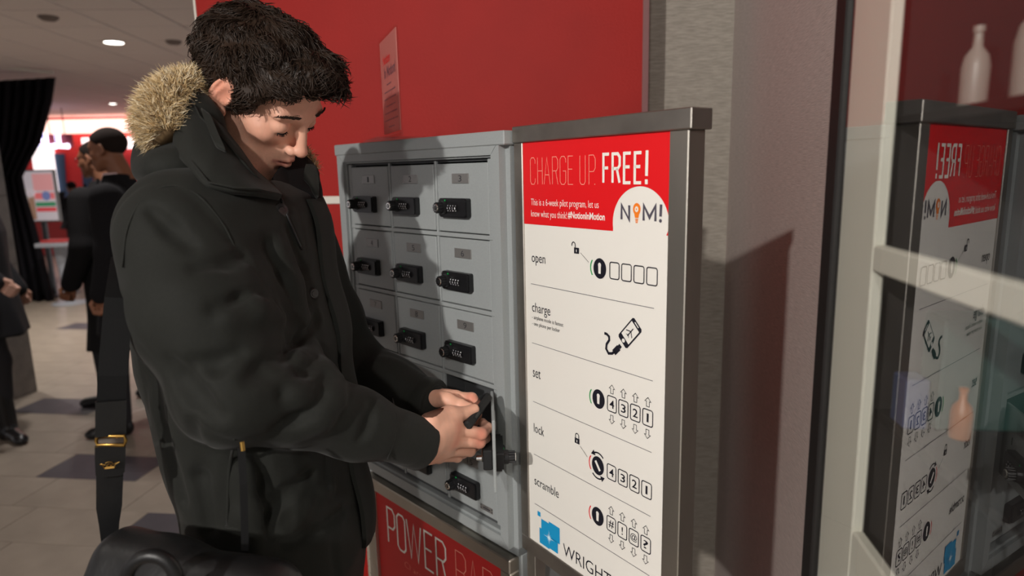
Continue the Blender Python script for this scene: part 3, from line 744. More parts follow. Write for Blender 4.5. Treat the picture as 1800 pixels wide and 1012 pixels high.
# ------------------------------------------------------------------ signed distance modelling
class Vol:
    def __init__(s, lo, hi, h):
        s.lo = np.array(lo, float); s.h = h
        s.n = tuple(int(math.ceil((b - a) / h)) + 1 for a, b in zip(lo, hi))
        s.f = np.full(s.n, 1., np.float32)
        s.ax = [np.float32(s.lo[i] + h * np.arange(s.n[i])) for i in range(3)]
    def sub(s, lo, hi):
        sl = []
        for i in range(3):
            a = max(0, int(math.floor((lo[i] - s.lo[i]) / s.h))); b = min(s.n[i], int(math.ceil((hi[i] - s.lo[i]) / s.h)) + 1)
            if b <= a: return None
            sl.append(slice(a, b))
        return tuple(sl), s.ax[0][sl[0]][:, None, None], s.ax[1][sl[1]][None, :, None], s.ax[2][sl[2]][None, None, :]
    def op(s, fn, lo, hi, k, cut=False):
        m = k + 4 * s.h
        r = s.sub([a - m for a in lo], [a + m for a in hi])
        if r is None: return
        sl, X, Y, Z = r
        d = fn(X, Y, Z).astype(np.float32); a = s.f[sl]
        if cut:
            d = -d
            if k > 0: h = np.maximum(k - np.abs(a - d), 0) / k; s.f[sl] = np.maximum(a, d) + h * h * k * .25
            else: s.f[sl] = np.maximum(a, d)
        elif k > 0: h = np.maximum(k - np.abs(a - d), 0) / k; s.f[sl] = np.minimum(a, d) - h * h * k * .25
        else: s.f[sl] = np.minimum(a, d)
    def cone(s, p0, r0, p1, r1, k=0., cut=False):
        p0 = np.array(p0, float); p1 = np.array(p1, float); d = p1 - p0; dd = max(float(d @ d), 1e-12)
        def fn(X, Y, Z):
            x, y, z = X - p0[0], Y - p0[1], Z - p0[2]
            t = np.clip((x * d[0] + y * d[1] + z * d[2]) / dd, 0, 1)
            return np.sqrt((x - t * d[0]) ** 2 + (y - t * d[1]) ** 2 + (z - t * d[2]) ** 2) - (r0 + (r1 - r0) * t)
        s.op(fn, np.minimum(p0 - r0, p1 - r1), np.maximum(p0 + r0, p1 + r1), k, cut)
    def chain(s, pts, rs, k=0., cut=False):
        for i in range(len(pts) - 1): s.cone(pts[i], rs[i], pts[i + 1], rs[i + 1], k, cut)
    def ell(s, c, r, R=None, k=0., cut=False):
        c = np.array(c, float); r = np.array(r, float) * np.ones(3); R = np.eye(3) if R is None else np.array(R)
        e = np.sqrt((R ** 2) @ (r ** 2))
        def fn(X, Y, Z):
            x, y, z = X - c[0], Y - c[1], Z - c[2]
            q = [(R[0, i] * x + R[1, i] * y + R[2, i] * z) / r[i] for i in range(3)]
            k0 = np.sqrt(q[0] ** 2 + q[1] ** 2 + q[2] ** 2); k1 = np.sqrt((q[0] / r[0]) ** 2 + (q[1] / r[1]) ** 2 + (q[2] / r[2]) ** 2) + 1e-9
            return k0 * (k0 - 1) / k1
        s.op(fn, c - e, c + e, k, cut)
    def plane(s, p, nrm, k=0.):                        # cut away the side the normal points to
        p = np.array(p, float); nrm = np.array(nrm, float); nrm = nrm / np.linalg.norm(nrm)
        lo = s.lo; hi = s.lo + s.h * np.array(s.n)
        s.op(lambda X, Y, Z: -((X - p[0]) * nrm[0] + (Y - p[1]) * nrm[1] + (Z - p[2]) * nrm[2]), lo, hi, k, True)
    def loft(s, rows, k=0., pw=2.2):                   # rows of (z, cx, cy, rx, ry)
        rows = sorted(rows); R = np.array(rows, float)
        def fn(X, Y, Z):
            z = np.clip(Z, R[0, 0], R[-1, 0])
            cx, cy, rx, ry = [np.interp(z, R[:, 0], R[:, i]) for i in range(1, 5)]
            q = (np.abs((X - cx) / rx) ** pw + np.abs((Y - cy) / ry) ** pw) ** (1 / pw)
            d = (q - 1) * np.minimum(rx, ry)
            dz = np.maximum(np.maximum(R[0, 0] - Z, Z - R[-1, 0]), -1e3)
            return np.where(dz > 0, np.sqrt(np.maximum(d, 0) ** 2 + dz ** 2), np.maximum(d, dz))
        s.op(fn, (float((R[:, 1] - R[:, 3]).min()), float((R[:, 2] - R[:, 4]).min()), R[0, 0]), (float((R[:, 1] + R[:, 3]).max()), float((R[:, 2] + R[:, 4]).max()), R[-1, 0]), k)
    def warp(s, fn):                                   # add a displacement field near the surface
        X, Y, Z = s.ax[0][:, None, None], s.ax[1][None, :, None], s.ax[2][None, None, :]
        s.f += fn(X, Y, Z).astype(np.float32)
    def mesh(s, name):
        f = s.f; nx, ny, nz = f.shape; neg = f < 0
        C = (nx - 1, ny - 1, nz - 1)
        cnt = np.zeros(C, np.uint8)
        for i in (0, 1):
            for j in (0, 1):
                for k in (0, 1): cnt += neg[i:nx - 1 + i, j:ny - 1 + j, k:nz - 1 + k]
        act = np.argwhere((cnt > 0) & (cnt < 8))
        if len(act) == 0: raise ValueError(name)
        ids = np.full(C, -1, np.int32); ids[act[:, 0], act[:, 1], act[:, 2]] = np.arange(len(act))
        P = np.zeros((len(act), 3)); c = np.zeros(len(act))
        corner = [(i, j, k) for i in (0, 1) for j in (0, 1) for k in (0, 1)]
        vals = {q: f[act[:, 0] + q[0], act[:, 1] + q[1], act[:, 2] + q[2]] for q in corner}
        for a in corner:
            for ax in range(3):
                if a[ax]: continue
                b = list(a); b[ax] = 1; b = tuple(b)
                va, vb = vals[a], vals[b]; m = (va < 0) != (vb < 0)
                t = np.where(m, va / np.where(va == vb, 1, va - vb), 0)
                q = np.array(a, float)[None].repeat(len(act), 0); q[:, ax] = t
                P[m] += q[m]; c[m] += 1
        P = s.lo + s.h * (act + P / c[:, None])
        F = []
        for ax in range(3):
            o1, o2 = [(1, 2), (2, 0), (0, 1)][ax]
            sl0 = [slice(1, -1)] * 3; sl1 = [slice(1, -1)] * 3
            sl0[ax] = slice(0, f.shape[ax] - 1); sl1[ax] = slice(1, f.shape[ax])
            d = neg[tuple(sl0)].astype(np.int8) - neg[tuple(sl1)]
            for sgn in (1, -1):
                e = np.argwhere(d == sgn)
                if not len(e): continue
                base = e.copy(); base[:, o1] += 1; base[:, o2] += 1
                def cid(da, db):
                    q = base.copy(); q[:, o1] -= da; q[:, o2] -= db
                    return ids[q[:, 0], q[:, 1], q[:, 2]]
                quad = np.stack([cid(1, 1), cid(0, 1), cid(0, 0), cid(1, 0)], 1)
                F.append(quad if sgn == 1 else quad[:, ::-1])
        F = np.concatenate(F); F = F[(F >= 0).all(1)]
        me = bpy.data.meshes.new(name)
        me.vertices.add(len(P)); me.vertices.foreach_set('co', P.astype(np.float32).ravel())
        me.loops.add(F.size); me.loops.foreach_set('vertex_index', F.astype(np.int32).ravel())
        me.polygons.add(len(F)); me.polygons.foreach_set('loop_start', np.arange(0, F.size, 4, dtype=np.int32))
        me.update(calc_edges=True); me.validate()
        shade(me)
        s.P = P
        return me
def join(name, meshes):
    V = []; F = []; o = 0
    for me in meshes:
        v = np.empty(len(me.vertices) * 3, np.float32); me.vertices.foreach_get('co', v); v = v.reshape(-1, 3)
        l = np.empty(len(me.loops), np.int32); me.loops.foreach_get('vertex_index', l)
        V.append(v); F.append(l.reshape(-1, 4) + o); o += len(v)
    V = np.concatenate(V); F = np.concatenate(F)
    me = bpy.data.meshes.new(name)
    me.vertices.add(len(V)); me.vertices.foreach_set('co', V.ravel())
    me.loops.add(F.size); me.loops.foreach_set('vertex_index', F.astype(np.int32).ravel())
    me.polygons.add(len(F)); me.polygons.foreach_set('loop_start', np.arange(0, F.size, 4, dtype=np.int32))
    me.update(calc_edges=True); shade(me)
    return me
def waves(seed, n, lo, hi, dirw=(1, 1, 1)):            # cheap smooth noise: a sum of sines
    r = np.random.default_rng(seed); K = []
    for _ in range(n):
        d = r.normal(size=3) * np.array(dirw); d = d / np.linalg.norm(d) * r.uniform(lo, hi) * 2 * math.pi
        K.append((d, r.uniform(0, 6.28)))
    def fn(X, Y, Z):
        t = 0
        for d, ph in K: t = t + np.sin(d[0] * X + d[1] * Y + d[2] * Z + ph)
        return t / math.sqrt(n)
    return fn
class Frame:                                           # canonical head or hand space to world
    def __init__(s, o, M, sc=1.): s.o = np.array(o, float); s.M = np.array(M, float); s.s = sc
    def p(s, v): return s.o + s.s * (s.M @ np.array(v, float))
    def inv(s, P): return ((P - s.o) @ s.M) / s.s
def head_rot(y, p, r):
    f = np.array([math.cos(y) * math.cos(p), math.sin(y) * math.cos(p), -math.sin(p)])
    l = np.array([-math.sin(y), math.cos(y), 0]); u = np.cross(f, l)
    return np.stack([f, l * math.cos(r) + u * math.sin(r), -l * math.sin(r) + u * math.cos(r)], 1)
def roty(a): return np.array([[math.cos(a), 0, math.sin(a)], [0, 1, 0], [-math.sin(a), 0, math.cos(a)]])
def rotx(a): return np.array([[1, 0, 0], [0, math.cos(a), -math.sin(a)], [0, math.sin(a), math.cos(a)]])
def rotz(a): return np.array([[math.cos(a), -math.sin(a), 0], [math.sin(a), math.cos(a), 0], [0, 0, 1]])
def add_head(V, fr, mouth=.0014, neck=((-.018, 0, -.06), (-.055, 0, -.20))):
    s = fr.s
    def E(c, r, k=0., cut=False, R=None): V.ell(fr.p(c), np.array(r) * s, fr.M if R is None else fr.M @ R, k * s, cut)
    def C(a, ra, b, rb, k=0., cut=False): V.cone(fr.p(a), ra * s, fr.p(b), rb * s, k * s, cut)
    E((-.012, 0, .032), (.091, .074, .077)); E((.038, 0, .030), (.052, .057, .054), .02)
    E((.034, 0, -.035), (.056, .056, .078), .02)
    for y in (-1, 1):
        C((.004, y * .049, -.052), .017, (.070, y * .013, -.101), .0125, .022)
        E((.053, y * .044, -.024), (.026, .019, .018), .022)
        C((.076, y * .044, .019), .009, (.0875, y * .011, .0175), .0095, .012)
    E((.077, 0, -.1005), (.016, .019, .0145), .014)
    E((.078, 0, -.068), (.0215, .029, .026), .014)
    for y in (-1, 1):
        E((.099, y * .033, -.003), (.020, .0195, .0125), .013, True)
        E((.0748, y * .033, -.004), (.0148, .0150, .0145), .004)
        E((.0905, y * .030, -.0185), (.006, .012, .004), .008, True)
    C((.090, 0, .008), .0076, (.1090, 0, -.033), .0092, .011); E((.1105, 0, -.0375), (.0108, .0108, .0098), .006)
    for y in (-1, 1):
        E((.0995, y * .0125, -.0420), (.0098, .0064, .0078), .005)
        E((.1055, y * .0062, -.0488), (.0044, .0032, .0036), .003, True)
        C((.0845, y * .0245, -.0705), .0024, (.1000, y * .0045, -.0650), .0052, .0045)
        C((.0845, y * .0225, -.0725), .0026, (.0985, y * .0035, -.0772), .0058, .0045)
    if mouth: E((.100, 0, -.0712), (.017, .0225, mouth), .0025, True)
    E((.094, 0, -.0885), (.006, .018, .0045), .010, True)
    C(neck[0], .054, neck[1], .060, .022)
    for y in (-1, 1):
        R = rotz(y * -.35) @ roty(.28)
        E((-.006, y * .0795, -.002), (.0195, .0062, .0325), .006, False, R)
        E((.001, y * .0862, -.004), (.0108, .0062, .0195), .003, True, R)
        E((-.0115, y * .0862, .010), (.0032, .0042, .019), .002, True, R)
        E((.0035, y * .0790, -.0305), (.0085, .0055, .0085), .004)
        E((.0095, y * .0790, -.007), (.0032, .0048, .0062), .003)

# ------------------------------------------------------------------ people in the hall
M_skinb = mat('brown_skin', srgb(140, 92, 66), .5)
M_hairb = mat('cropped_black_hair', srgb(40, 33, 30), .9, spec=.1, bump=.5, bscale=900)
M_coat = mat('black_wool', srgb(26, 25, 27), .9, spec=.2, noise=.15, nscale=150)
M_coat2 = mat('charcoal_wool', srgb(31, 30, 31), .9, spec=.2, noise=.15, nscale=150)
M_trous = mat('dark_trousers', srgb(34, 33, 36), .8)
M_shoe = mat('black_leather_shoe', srgb(20, 19, 20), .3)
M_shirt = mat('pale_shirt', srgb(232, 205, 205), .7)
M_darkjkt = mat('black_jacket', srgb(24, 24, 28), .7)
def cap_hair(fr, h, grow=.002, low=0.):
    lo = fr.o - .16; hi = fr.o + .16
    V = Vol(lo, hi, h); s = fr.s; g = grow
    V.ell(fr.p((-.014, 0, .036)), np.array((.096 + g, .076 + g, .082 + g)) * s, fr.M); V.ell(fr.p((.040, 0, .034)), np.array((.052 + g * .6, .058 + g * .6, .056 + g)) * s, fr.M, .02)
    V.plane(fr.p((.075, 0, .072)), fr.M @ np.array((.66, 0, -.75)), .006)
    V.ell(fr.p((.045, -.075, -.045 + low)), np.array((.052, .06, .072)) * s, fr.M, .01, True); V.ell(fr.p((.045, .075, -.045 + low)), np.array((.052, .06, .072)) * s, fr.M, .01, True)
    V.plane(fr.p((-.05, 0, -.055)), fr.M @ np.array((.1, 0, -1)), .01)
    return V.mesh('hair')
def fist(V, w, d, up, s=1., side=1):                   # closed relaxed hand: palm, four curled fingers, thumb
    d = np.array(d, float); d /= np.linalg.norm(d); up = np.array(up, float); up = up - d * (up @ d); up /= np.linalg.norm(up); n = np.cross(d, up) * side
    w = np.array(w, float)
    P = lambda a, b, c: w + (d * a + up * b + n * c) * s
    V.cone(P(-.03, 0, 0), .026 * s, P(.02, 0, 0), .028 * s); V.ell(P(.05, 0, 0), np.array((.046, .040, .020)) * s, np.stack([d, up, n], 1), .012)
    for k, b in enumerate((.030, .010, -.010, -.029)):
        l = (.038, .043, .040, .032)[k]
        V.chain([P(.078, b, .004), P(.078 + l * .75, b * .95, -.006), P(.078 + l * .55, b * .9, -.034), P(.065, b * .9, -.036)], [.0105 * s, .0098 * s, .009 * s, .008 * s], .003)
    V.chain([P(.02, .032, -.008), P(.055, .046, -.024), P(.085, .034, -.034)], [.014 * s, .011 * s, .009 * s], .005)
def figure(name, label, loc, heading, H, skin, hairm, coatm, trousm, hem, headpose, arms, feet, group=None, h=.011, shirt=True, lapel=True, cat='person', shoulder=.225, boots=False, bulk=1.):
    root = empty(name, (loc[0], loc[1], 0), heading, label, cat, group)
    s = H / 1.78
    fr = Frame(np.array((headpose[3] if len(headpose) > 3 else .03, 0, 1.655)) * s, head_rot(*headpose[:3]), s)
    V = Vol(fr.o - .17, fr.o + (.17, .17, .15), .006); add_head(V, fr); hm = V.mesh('head')
    parts = [hm]
    for sh_, el, wr, hd in arms:
        hd = np.array(hd, float); wr = np.array(wr, float)
        V = Vol(wr - .16, wr + .16, .006); fist(V, wr, hd, (1, 0, .2), s, 1 if wr[1] > 0 else -1); parts.append(V.mesh('hand'))
    V = Vol((-.2 * s, -.25 * s, .85 * s), (.2 * s, .25 * s, 1.52 * s), .02); V.loft([(.88 * s, 0, 0, .09, .13), (1.2 * s, 0, 0, .10, .15), (1.42 * s, 0, 0, .07, .13), (1.5 * s, 0, 0, .05, .055)]); parts.append(V.mesh('trunk'))
    obj('body', join('body', parts), skin, root)
    obj('hair', cap_hair(fr, .006), hairm, root)
    V = Vol((-.42 * s, -.5 * s, hem - .06), (.55 * s, .5 * s, 1.58 * s), h)
    b = bulk
    V.loft([(hem, 0, 0, .20 * b, .24 * b), (hem + .2, 0, 0, .175 * b, .215 * b), (1.02 * s, 0, 0, .150 * b, .195 * b), (1.28 * s, .005, 0, .150 * b, .205 * b), (1.40 * s, 0, 0, .125 * b, .19 * b), (1.46 * s, 0, 0, .085, .12), (1.51 * s, .0, 0, .072, .075)], 0, 2.3)
    for sh_, el, wr, hd in arms:
        V.chain([sh_, el, wr], [.085 * s, .066 * s, .052 * s], .035)
    fold = waves(5, 5, 2., 6., (1, 1, .3)); V.warp(lambda X, Y, Z: .006 * fold(X, Y, Z))
    V.ell((.02 * s, 0, 1.545 * s), (.062 * s, .058 * s, .075 * s), None, .01, True)
    cm = V.mesh('coat')
    obj('coat', cm, coatm, root)
    if lapel:
        for y in (-1, 1):
            R = []
            for t in np.linspace(0, 1, 7):
                a = np.array((.085 + .085 * math.sin(t * 1.5), y * (.075 - .055 * t), (1.495 - .40 * t))) * (s, s, s)
                wd = .075 * math.sin(math.pi * min(1, .15 + t * .85)) + .004
                R.append([a + np.array((.004, 0, 0)), a + np.array((-.012 - .2 * wd, y * wd, -.01)), a + np.array((-.02 - .2 * wd, y * wd, -.012)), a + np.array((-.012, 0, 0))])
            obj('lapel', MB().grid([[tuple(p) for p in r] for r in R], True), coatm, root, 50)
    if shirt:
        V = Vol((-.12, -.12, 1.34 * s), (.2, .12, 1.56 * s), .006); V.loft([(1.36 * s, .07, 0, .085, .05), (1.46 * s, .012, 0, .090, .072), (1.525 * s, .004, 0, .072, .068)]); V.cone((.012, 0, 1.50 * s), .058, (.012, 0, 1.6 * s), .066, 0, True)
        obj('shirt', V.mesh('shirt'), M_shirt, root)
    for (fx, fy, yaw, lift) in feet:
        V = Vol((min(-.15, fx - .2), fy - .16 - abs(fy) * .5, 0.05), (max(.2, fx + .2), fy + .16 + abs(fy) * .5, .95 * s), h)
        sg_ = 1 if fy > 0 else -1
        V.chain([(0, sg_ * .09, .90 * s), (fx * .62 + .03, fy * .9 + sg_ * .01, .50 * s), (fx - .01, fy, .10)], [.095 * s, .068 * s, .05 * s], .02)
        obj('trouser_leg', V.mesh('trouser_leg'), trousm, root)
        R = rotz(yaw)
        V = Vol((fx - .22, fy - .22, -.005), (fx + .26, fy + .22, .42 if boots else .16), .007)
        V.ell((fx - .02, fy, .045), (.045, .038, .05), R, 0); c = np.array((fx, fy, 0.)); d_ = R @ np.array((1, 0, 0))
        V.cone(c + d_ * .01 + (0, 0, .045), .04, c + d_ * .15 + (0, 0, .03), .032, .02); V.ell(c + d_ * .15 + (0, 0, .025), (.05, .038, .026), R, .015)
        if boots: V.cone((fx, fy, .06), .052, (fx - .01, fy, .38), .06, .02)
        else: V.cone((fx - .005, fy, .06), .045, (fx - .01, fy, .12), .05, .02)
        V.plane((0, 0, .003), (0, 0, -1))
        obj('boot' if boots else 'shoe', V.mesh('shoe'), M_shoe, root)
    return root
# the man with a white shirt collar, seen behind the parka
m1 = figure('person', 'man in black overcoat over pale shirt collar, turned to the hall', (-2.24, 3.80), math.radians(188), 1.80, M_skinb, M_hairb, M_coat, M_trous, .62, (-.12, .12, 0, .04),
       [((0, .20, 1.40), (-.02, .27, 1.12), (.06, .25, .88), (.1, 0, -1)), ((0, -.20, 1.40), (-.03, -.27, 1.12), (.03, -.26, .87), (.1, 0, -1))], [(.12, .10, .1, 0), (-.16, -.09, -.1, 0)])
m2 = figure('person', 'man in long charcoal overcoat with orange badge and clenched hand', (-2.62, 4.28), math.radians(172), 1.76, M_skinb, M_hairb, M_coat2, M_trous, .40, (.1, .05, 0, .05),
       [((0, .20, 1.38), (-.02, .27, 1.10), (.10, .27, .87), (.3, 0, -1)), ((0, -.20, 1.38), (-.03, -.27, 1.10), (.03, -.26, .87), (.1, 0, -1))], [(.10, .10, .1, 0), (-.14, -.09, -.1, 0)], shirt=False)
def pin(root, p, r, m, nm):
    V = MB(); q = np.array(p); V.tube([q, q + (.006, .004, 0)], [r, r * .8], 14); obj(nm, V, m, root)
M_pinr = mat('red_pin', srgb(190, 40, 40), .4); M_pino = mat('orange_badge', srgb(225, 120, 50), .4)
pin(m2, (.125, .125, 1.26), .011, M_pinr, 'lapel_pin'); pin(m2, (.130, .135, 1.06), .026, M_pino, 'badge')
# glasses on the second man
gb = MB()
f2 = Frame(np.array((.05, 0, 1.655)) * 1.76 / 1.78, head_rot(.1, .05, 0), 1.76 / 1.78)
for y in (-1, 1):
    gb.tube([f2.p((.096, y * .033 + .019 * math.cos(a), -.002 + .015 * math.sin(a))) for a in np.linspace(0, 6.283, 17)], .0018, 6)
    gb.tube([f2.p((.094, y * .052, .004)), f2.p((.0, y * .083, .006))], .0017, 6)
gb.tube([f2.p((.099, -.014, 0)), f2.p((.1, .014, 0))], .0018, 6)
obj('glasses', gb, M_black, m2)
# the woman walking in at the edge of the hall
figure('person', 'person in dark quilted coat and tall black boots beside the tiled pillar', (-3.10, 3.74), math.radians(20), 1.70, mat('fair_skin', srgb(205, 160, 140), .5), M_hairb, M_darkjkt, M_trous, .62, (0, .1, 0),
       [((0, .20, 1.36), (-.02, .27, 1.08), (.10, .26, .85), (.3, 0, -1)), ((0, -.20, 1.36), (.05, -.26, 1.08), (.16, -.20, .95), (.8, 0, -.6))], [(-.16, .09, 0, 0), (.06, -.10, -.9, 0)], shirt=False, lapel=False, boots=True, bulk=1.02)
figure('person', 'dark haired person in black jacket standing at the far red wall', (-7.02, 10.6), math.radians(150), 1.50, M_skinb, M_hairb, M_darkjkt, M_trous, .75, (0, .3, 0),
       [((0, .20, 1.32), (.05, .26, 1.08), (.2, .2, 1.0), (1, 0, .2)), ((0, -.20, 1.32), (.05, -.26, 1.08), (.2, -.2, 1.0), (1, 0, .2))], [(.02, .1, 0, 0), (0, -.1, 0, 0)], shirt=False, lapel=False, h=.02)

# ------------------------------------------------------------------ things in the hall
M_ptile = mat('dark_stone_tile', srgb(92, 84, 78), .35, noise=.18, nscale=14)
M_grout = mat('pillar_grout', srgb(130, 122, 112), .8)
pc = floor_at(69, 686); pxr, pyr = room(pc)
pil = robj('wall_pillar', MB().box(pxr - .55, pxr - .012, pyr - .5, pyr - .012, 0, CEIL), M_grout)
slab = MB().box(0, .012, 0, .497, 0, .467, .001).mesh('stone_tile'); slab.materials.append(M_ptile)
slab2 = MB().box(0, .534, 0, .012, 0, .467, .001).mesh('stone_tile_end'); slab2.materials.append(M_ptile)
for j in range(6):
    for i in range(1): part('stone_tile', slab, pil, (pxr - .012, pyr - .510, .004 + j * .47))
    part('stone_tile', slab2, pil, (pxr - .547, pyr - .012, .004 + j * .47))
# black drape, tied in at the middle
M_drape = mat('black_drape', srgb(20, 19, 24), .9, spec=.2)
rows = [(136, -90, 96), (180, -88, 90), (215, -80, 80), (250, -75, 70), (285, -72, 50), (310, -72, 38), (340, -74, 44), (400, -80, 62), (460, -85, 78), (500, -86, 88), (531, -88, 95)]
R = []
for py, a, c in rows:
    row = []
    for k in range(61):
        px = a + (c - a) * k / 60
        row.append(tuple(at(px, py + (px - c) * -.06, 8.2 + .06 * math.sin(k * 1.05 + py * .002) + .02 * math.sin(k * 2.3))))
    R.append(row)
dm = MB().grid(R)
dr = obj('drape', dm, M_drape, None, 180)
md = dr.modifiers.new('thick', 'SOLIDIFY'); md.thickness = .012
zmin = min(p[2] for p in R[-1]); 
tag(dr, 'tall black drape gathered at its middle beside the hall opening', 'curtain')
tk = at(0, 134, 8.2); tk2 = at(97, 150, 8.2)
rail = obj('curtain_track', MB().tube([tuple(at(-150, 128, 8.2) + (0, 0, .16)), tuple(tk2 + np.array((0, 0, .15)))], .018, 8), M_trimw)
tag(rail, 'pale ceiling track carrying the black drape', 'curtain track')
# digital notice on a stand
M_screen = mat('screen_pale', srgb(200, 190, 190), .4, emit=srgb(196, 185, 190), estr=.55)
def screenmat(nm, c): return mat(nm, srgb(*c), .4, emit=srgb(*c), estr=.6)
kc = at(68, 345, 8.6); kz0 = at(75, 390, 8.6)[2]; kz1 = at(64, 298, 8.6)[2]
ks = empty('display_stand', (kc[0], 8.6, 0), math.radians(3), 'slim framed display with striped screen on a grey pole', 'display')
kw = .232
b = MB(); b.box(-kw, kw, 0, .05, kz0, kz1, .006); obj('display_frame', b, mat('display_silver', srgb(168, 172, 172), .4, metal=.3), ks)
b = MB(); b.box(-kw + .02, kw - .02, -.004, .0, kz0 + .02, kz1 - .02); scr = obj('display_screen', b, M_screen, ks)
def bar(x0, x1, z0, z1, c, nm):
    H_ = kz1 - kz0; obj(nm, MB().box(-kw + 2 * kw * x0, -kw + 2 * kw * x1, -.006, -.004, kz0 + H_ * z0, kz0 + H_ * z1), screenmat(nm + str(x0) + str(z0), c), scr)
bar(.05, .20, .05, .62, (190, 195, 70), 'yellow_strip'); bar(.22, .38, .05, .55, (150, 115, 95), 'brown_strip')
bar(.40, .94, .60, .92, (215, 150, 150), 'pale_red_block'); bar(.40, .94, .44, .56, (215, 110, 110), 'red_band'); bar(.40, .94, .30, .38, (60, 130, 90), 'green_band'); bar(.40, .94, .20, .28, (200, 70, 75), 'red_band')
b = MB(); b.tube([(-kw * .45 + .05 * math.cos(a) * (1 + .3 * math.sin(3 * a)), -.005, kz0 + .55 * (kz1 - kz0) + .03 * math.sin(a)) for a in np.linspace(0, 6.2, 16)], .022, 6); obj('pale_figure_mark', b, M_screen, scr)
b = MB(); b.disc((.1, kz0 + .50 * (kz1 - kz0)), .055, .06, -.0075, 20); obj('round_emblem', b, screenmat('emblem', (110, 120, 165)), scr, fixn=False)
b = MB(); b.box(-.03, .03, .01, .05, .02, kz0 + .02, .004); b.box(-.20, .25, -.16, .20, 0, .02, .006); obj('stand_pole', b, mat('stand_grey', srgb(120, 124, 130), .4, metal=.4), ks)
# grey table with red trays
tb = floor_at(100, 522); tz = at(85, 425, 8.0)[2]
tbl = empty('demo_table', (at(92, 430, 7.9)[0], 7.95, 0), .1, 'grey pedestal table holding a red tray near the display', 'table')
M_tgrey = mat('table_grey', srgb(150, 154, 162), .4)
b = MB(); b.box(-.15, .22, -.16, .22, tz - .05, tz, .006); obj('table_top', b, M_tgrey, tbl)
b = MB(); b.tube([(.06, .04, .02), (.03, .04, tz - .05)], [.05, .075], 14); obj('pedestal', b, M_tgrey, tbl)
b = MB(); b.lathe([(.20, 0), (.20, .012), (.06, .025)], 24, (.06, .04, 0)); obj('base_plate', b, M_tgrey, tbl, 40)
b = MB(); b.box(-.12, .16, -.08, .16, tz, tz + .03, .004)
tr_ = obj('red_tray', b, mat('tray_red', srgb(190, 60, 60), .5)); tr_.location = tbl.location; tr_.rotation_euler = tbl.rotation_euler
tag(tr_, 'shallow red tray lying on the grey pedestal table', 'tray')
# far wall with light cove
YF = 14.6
def fx(px, py, Y=YF): return at(px, py, Y)
fa = fx(-60, 240); fb_ = fx(420, 240)
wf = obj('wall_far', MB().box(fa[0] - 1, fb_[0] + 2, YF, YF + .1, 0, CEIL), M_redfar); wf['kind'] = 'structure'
M_cove = mat('cove_light', srgb(255, 225, 205), .5, emit=(1., .62, .52), estr=2.0)
b = MB(); z0, z1 = fx(170, 236)[2], fx(170, 213)[2]
b.box(fx(92, 230)[0], fb_[0] + 1, YF - .5, YF - .35, z0, z1, .02); o = obj('light_cove', b, M_cove); tag(o, 'long glowing pink light cove high on the far red wall', 'light cove')
M_lit = mat('lit_panel', srgb(250, 240, 240), .5, emit=(1., .90, .90), estr=1.5)
b = MB(); b.box(fx(156, 270)[0], fb_[0], YF - .2, YF - .001, fx(200, 262)[2], fx(200, 242)[2], .01); o = obj('menu_light_panel', b, M_lit); tag(o, 'bright white lit menu panel under the light cove', 'light panel')
b = MB(); b.box(fx(66, 300)[0], fx(101, 300)[0], YF - .12, YF, fx(80, 400)[2], fx(80, 252)[2], .01); o = obj('lit_wall_panel', b, M_lit); tag(o, 'tall glowing white wall panel beneath the letter sign', 'light panel')
M_teal = mat('mural_blue', srgb(50, 84, 120), .6)
def mural(nm, u):
    P = [(fx(u, 270)[0], fx(u, 270)[2]), (fx(u + 17, 270)[0], fx(u + 17, 270)[2])] + [(fx(x, y)[0], fx(x, y)[2]) for x, y in ((u + 20, 320), (u + 30, 345), (u + 16, 347), (u + 4, 330))]
    o = obj(nm, MB().prism(P, YF - .04, YF), M_teal); return o
tag(mural('mural_stroke', 97), 'dark blue curved mural stroke beside the glowing wall panel', 'wall mural'); tag(mural('mural_stroke', 144), 'dark blue curved mural stroke behind the men in overcoats', 'wall mural')
b = MB(); b.box(fx(60, 400)[0], fb_[0], YF - 1.2, YF - .6, 0, .95, .02); o = obj('service_counter', b, mat('counter_red', srgb(170, 50, 48), .5)); tag(o, 'long red service counter in front of the far wall', 'counter')
# hanging letters: ELL
YL = 12.5
ls = empty('letter_sign', tuple(at(97, 247, YL) * (1, 1, 0)), 0, 'hanging white glowing letter sign on a dark red board', 'sign')
M_neon = mat('neon_white', srgb(240, 235, 255), .5, emit=(.85, .80, 1.), estr=3.); M_neonv = mat('neon_violet', srgb(90, 70, 200), .5, emit=(.20, .14, .75), estr=1.2)
lx0 = at(97, 247, YL)[0]; 
def lp(px, py): p = at(px, py, YL); return p[0] - lx0, p[2]
b = MB(); a, c = lp(60, 258), lp(126, 234); b.box(a[0], lp(122, 240)[0], .06, .09, lp(90, 259)[1], lp(100, 236)[1]); obj('sign_board', b, mat('dark_red_board', srgb(120, 30, 48), .6), ls)
for ch, u0, u1 in (('E', 62, 77), ('L', 80, 97), ('L', 102, 119)):
    z0, z1 = lp(u0, 257)[1], lp(u0, 235)[1]; X0, X1 = lp(u0, 247)[0], lp(u1, 247)[0]
    b = MB()
    for pl2 in LETTERS[ch]: b.tube([(X0 + (X1 - X0) * p[0], 0, z0 + (z1 - z0) * p[1]) for p in pl2], .048, 8)
    lt = obj('letter', b, M_neon, ls)
    b = MB()
    for pl2 in LETTERS[ch]: b.tube([(X0 + (X1 - X0) * p[0], -.045, z0 + (z1 - z0) * p[1]) for p in pl2], .012, 6)
    obj('letter_core', b, M_neonv, lt)
b = MB()
for px in (84, 110): q = lp(px, 240); b.cyl((q[0], .07, q[1]), (q[0], .07, CEIL), .008, None, 6)
obj('hanger_rod', b, M_black, ls)
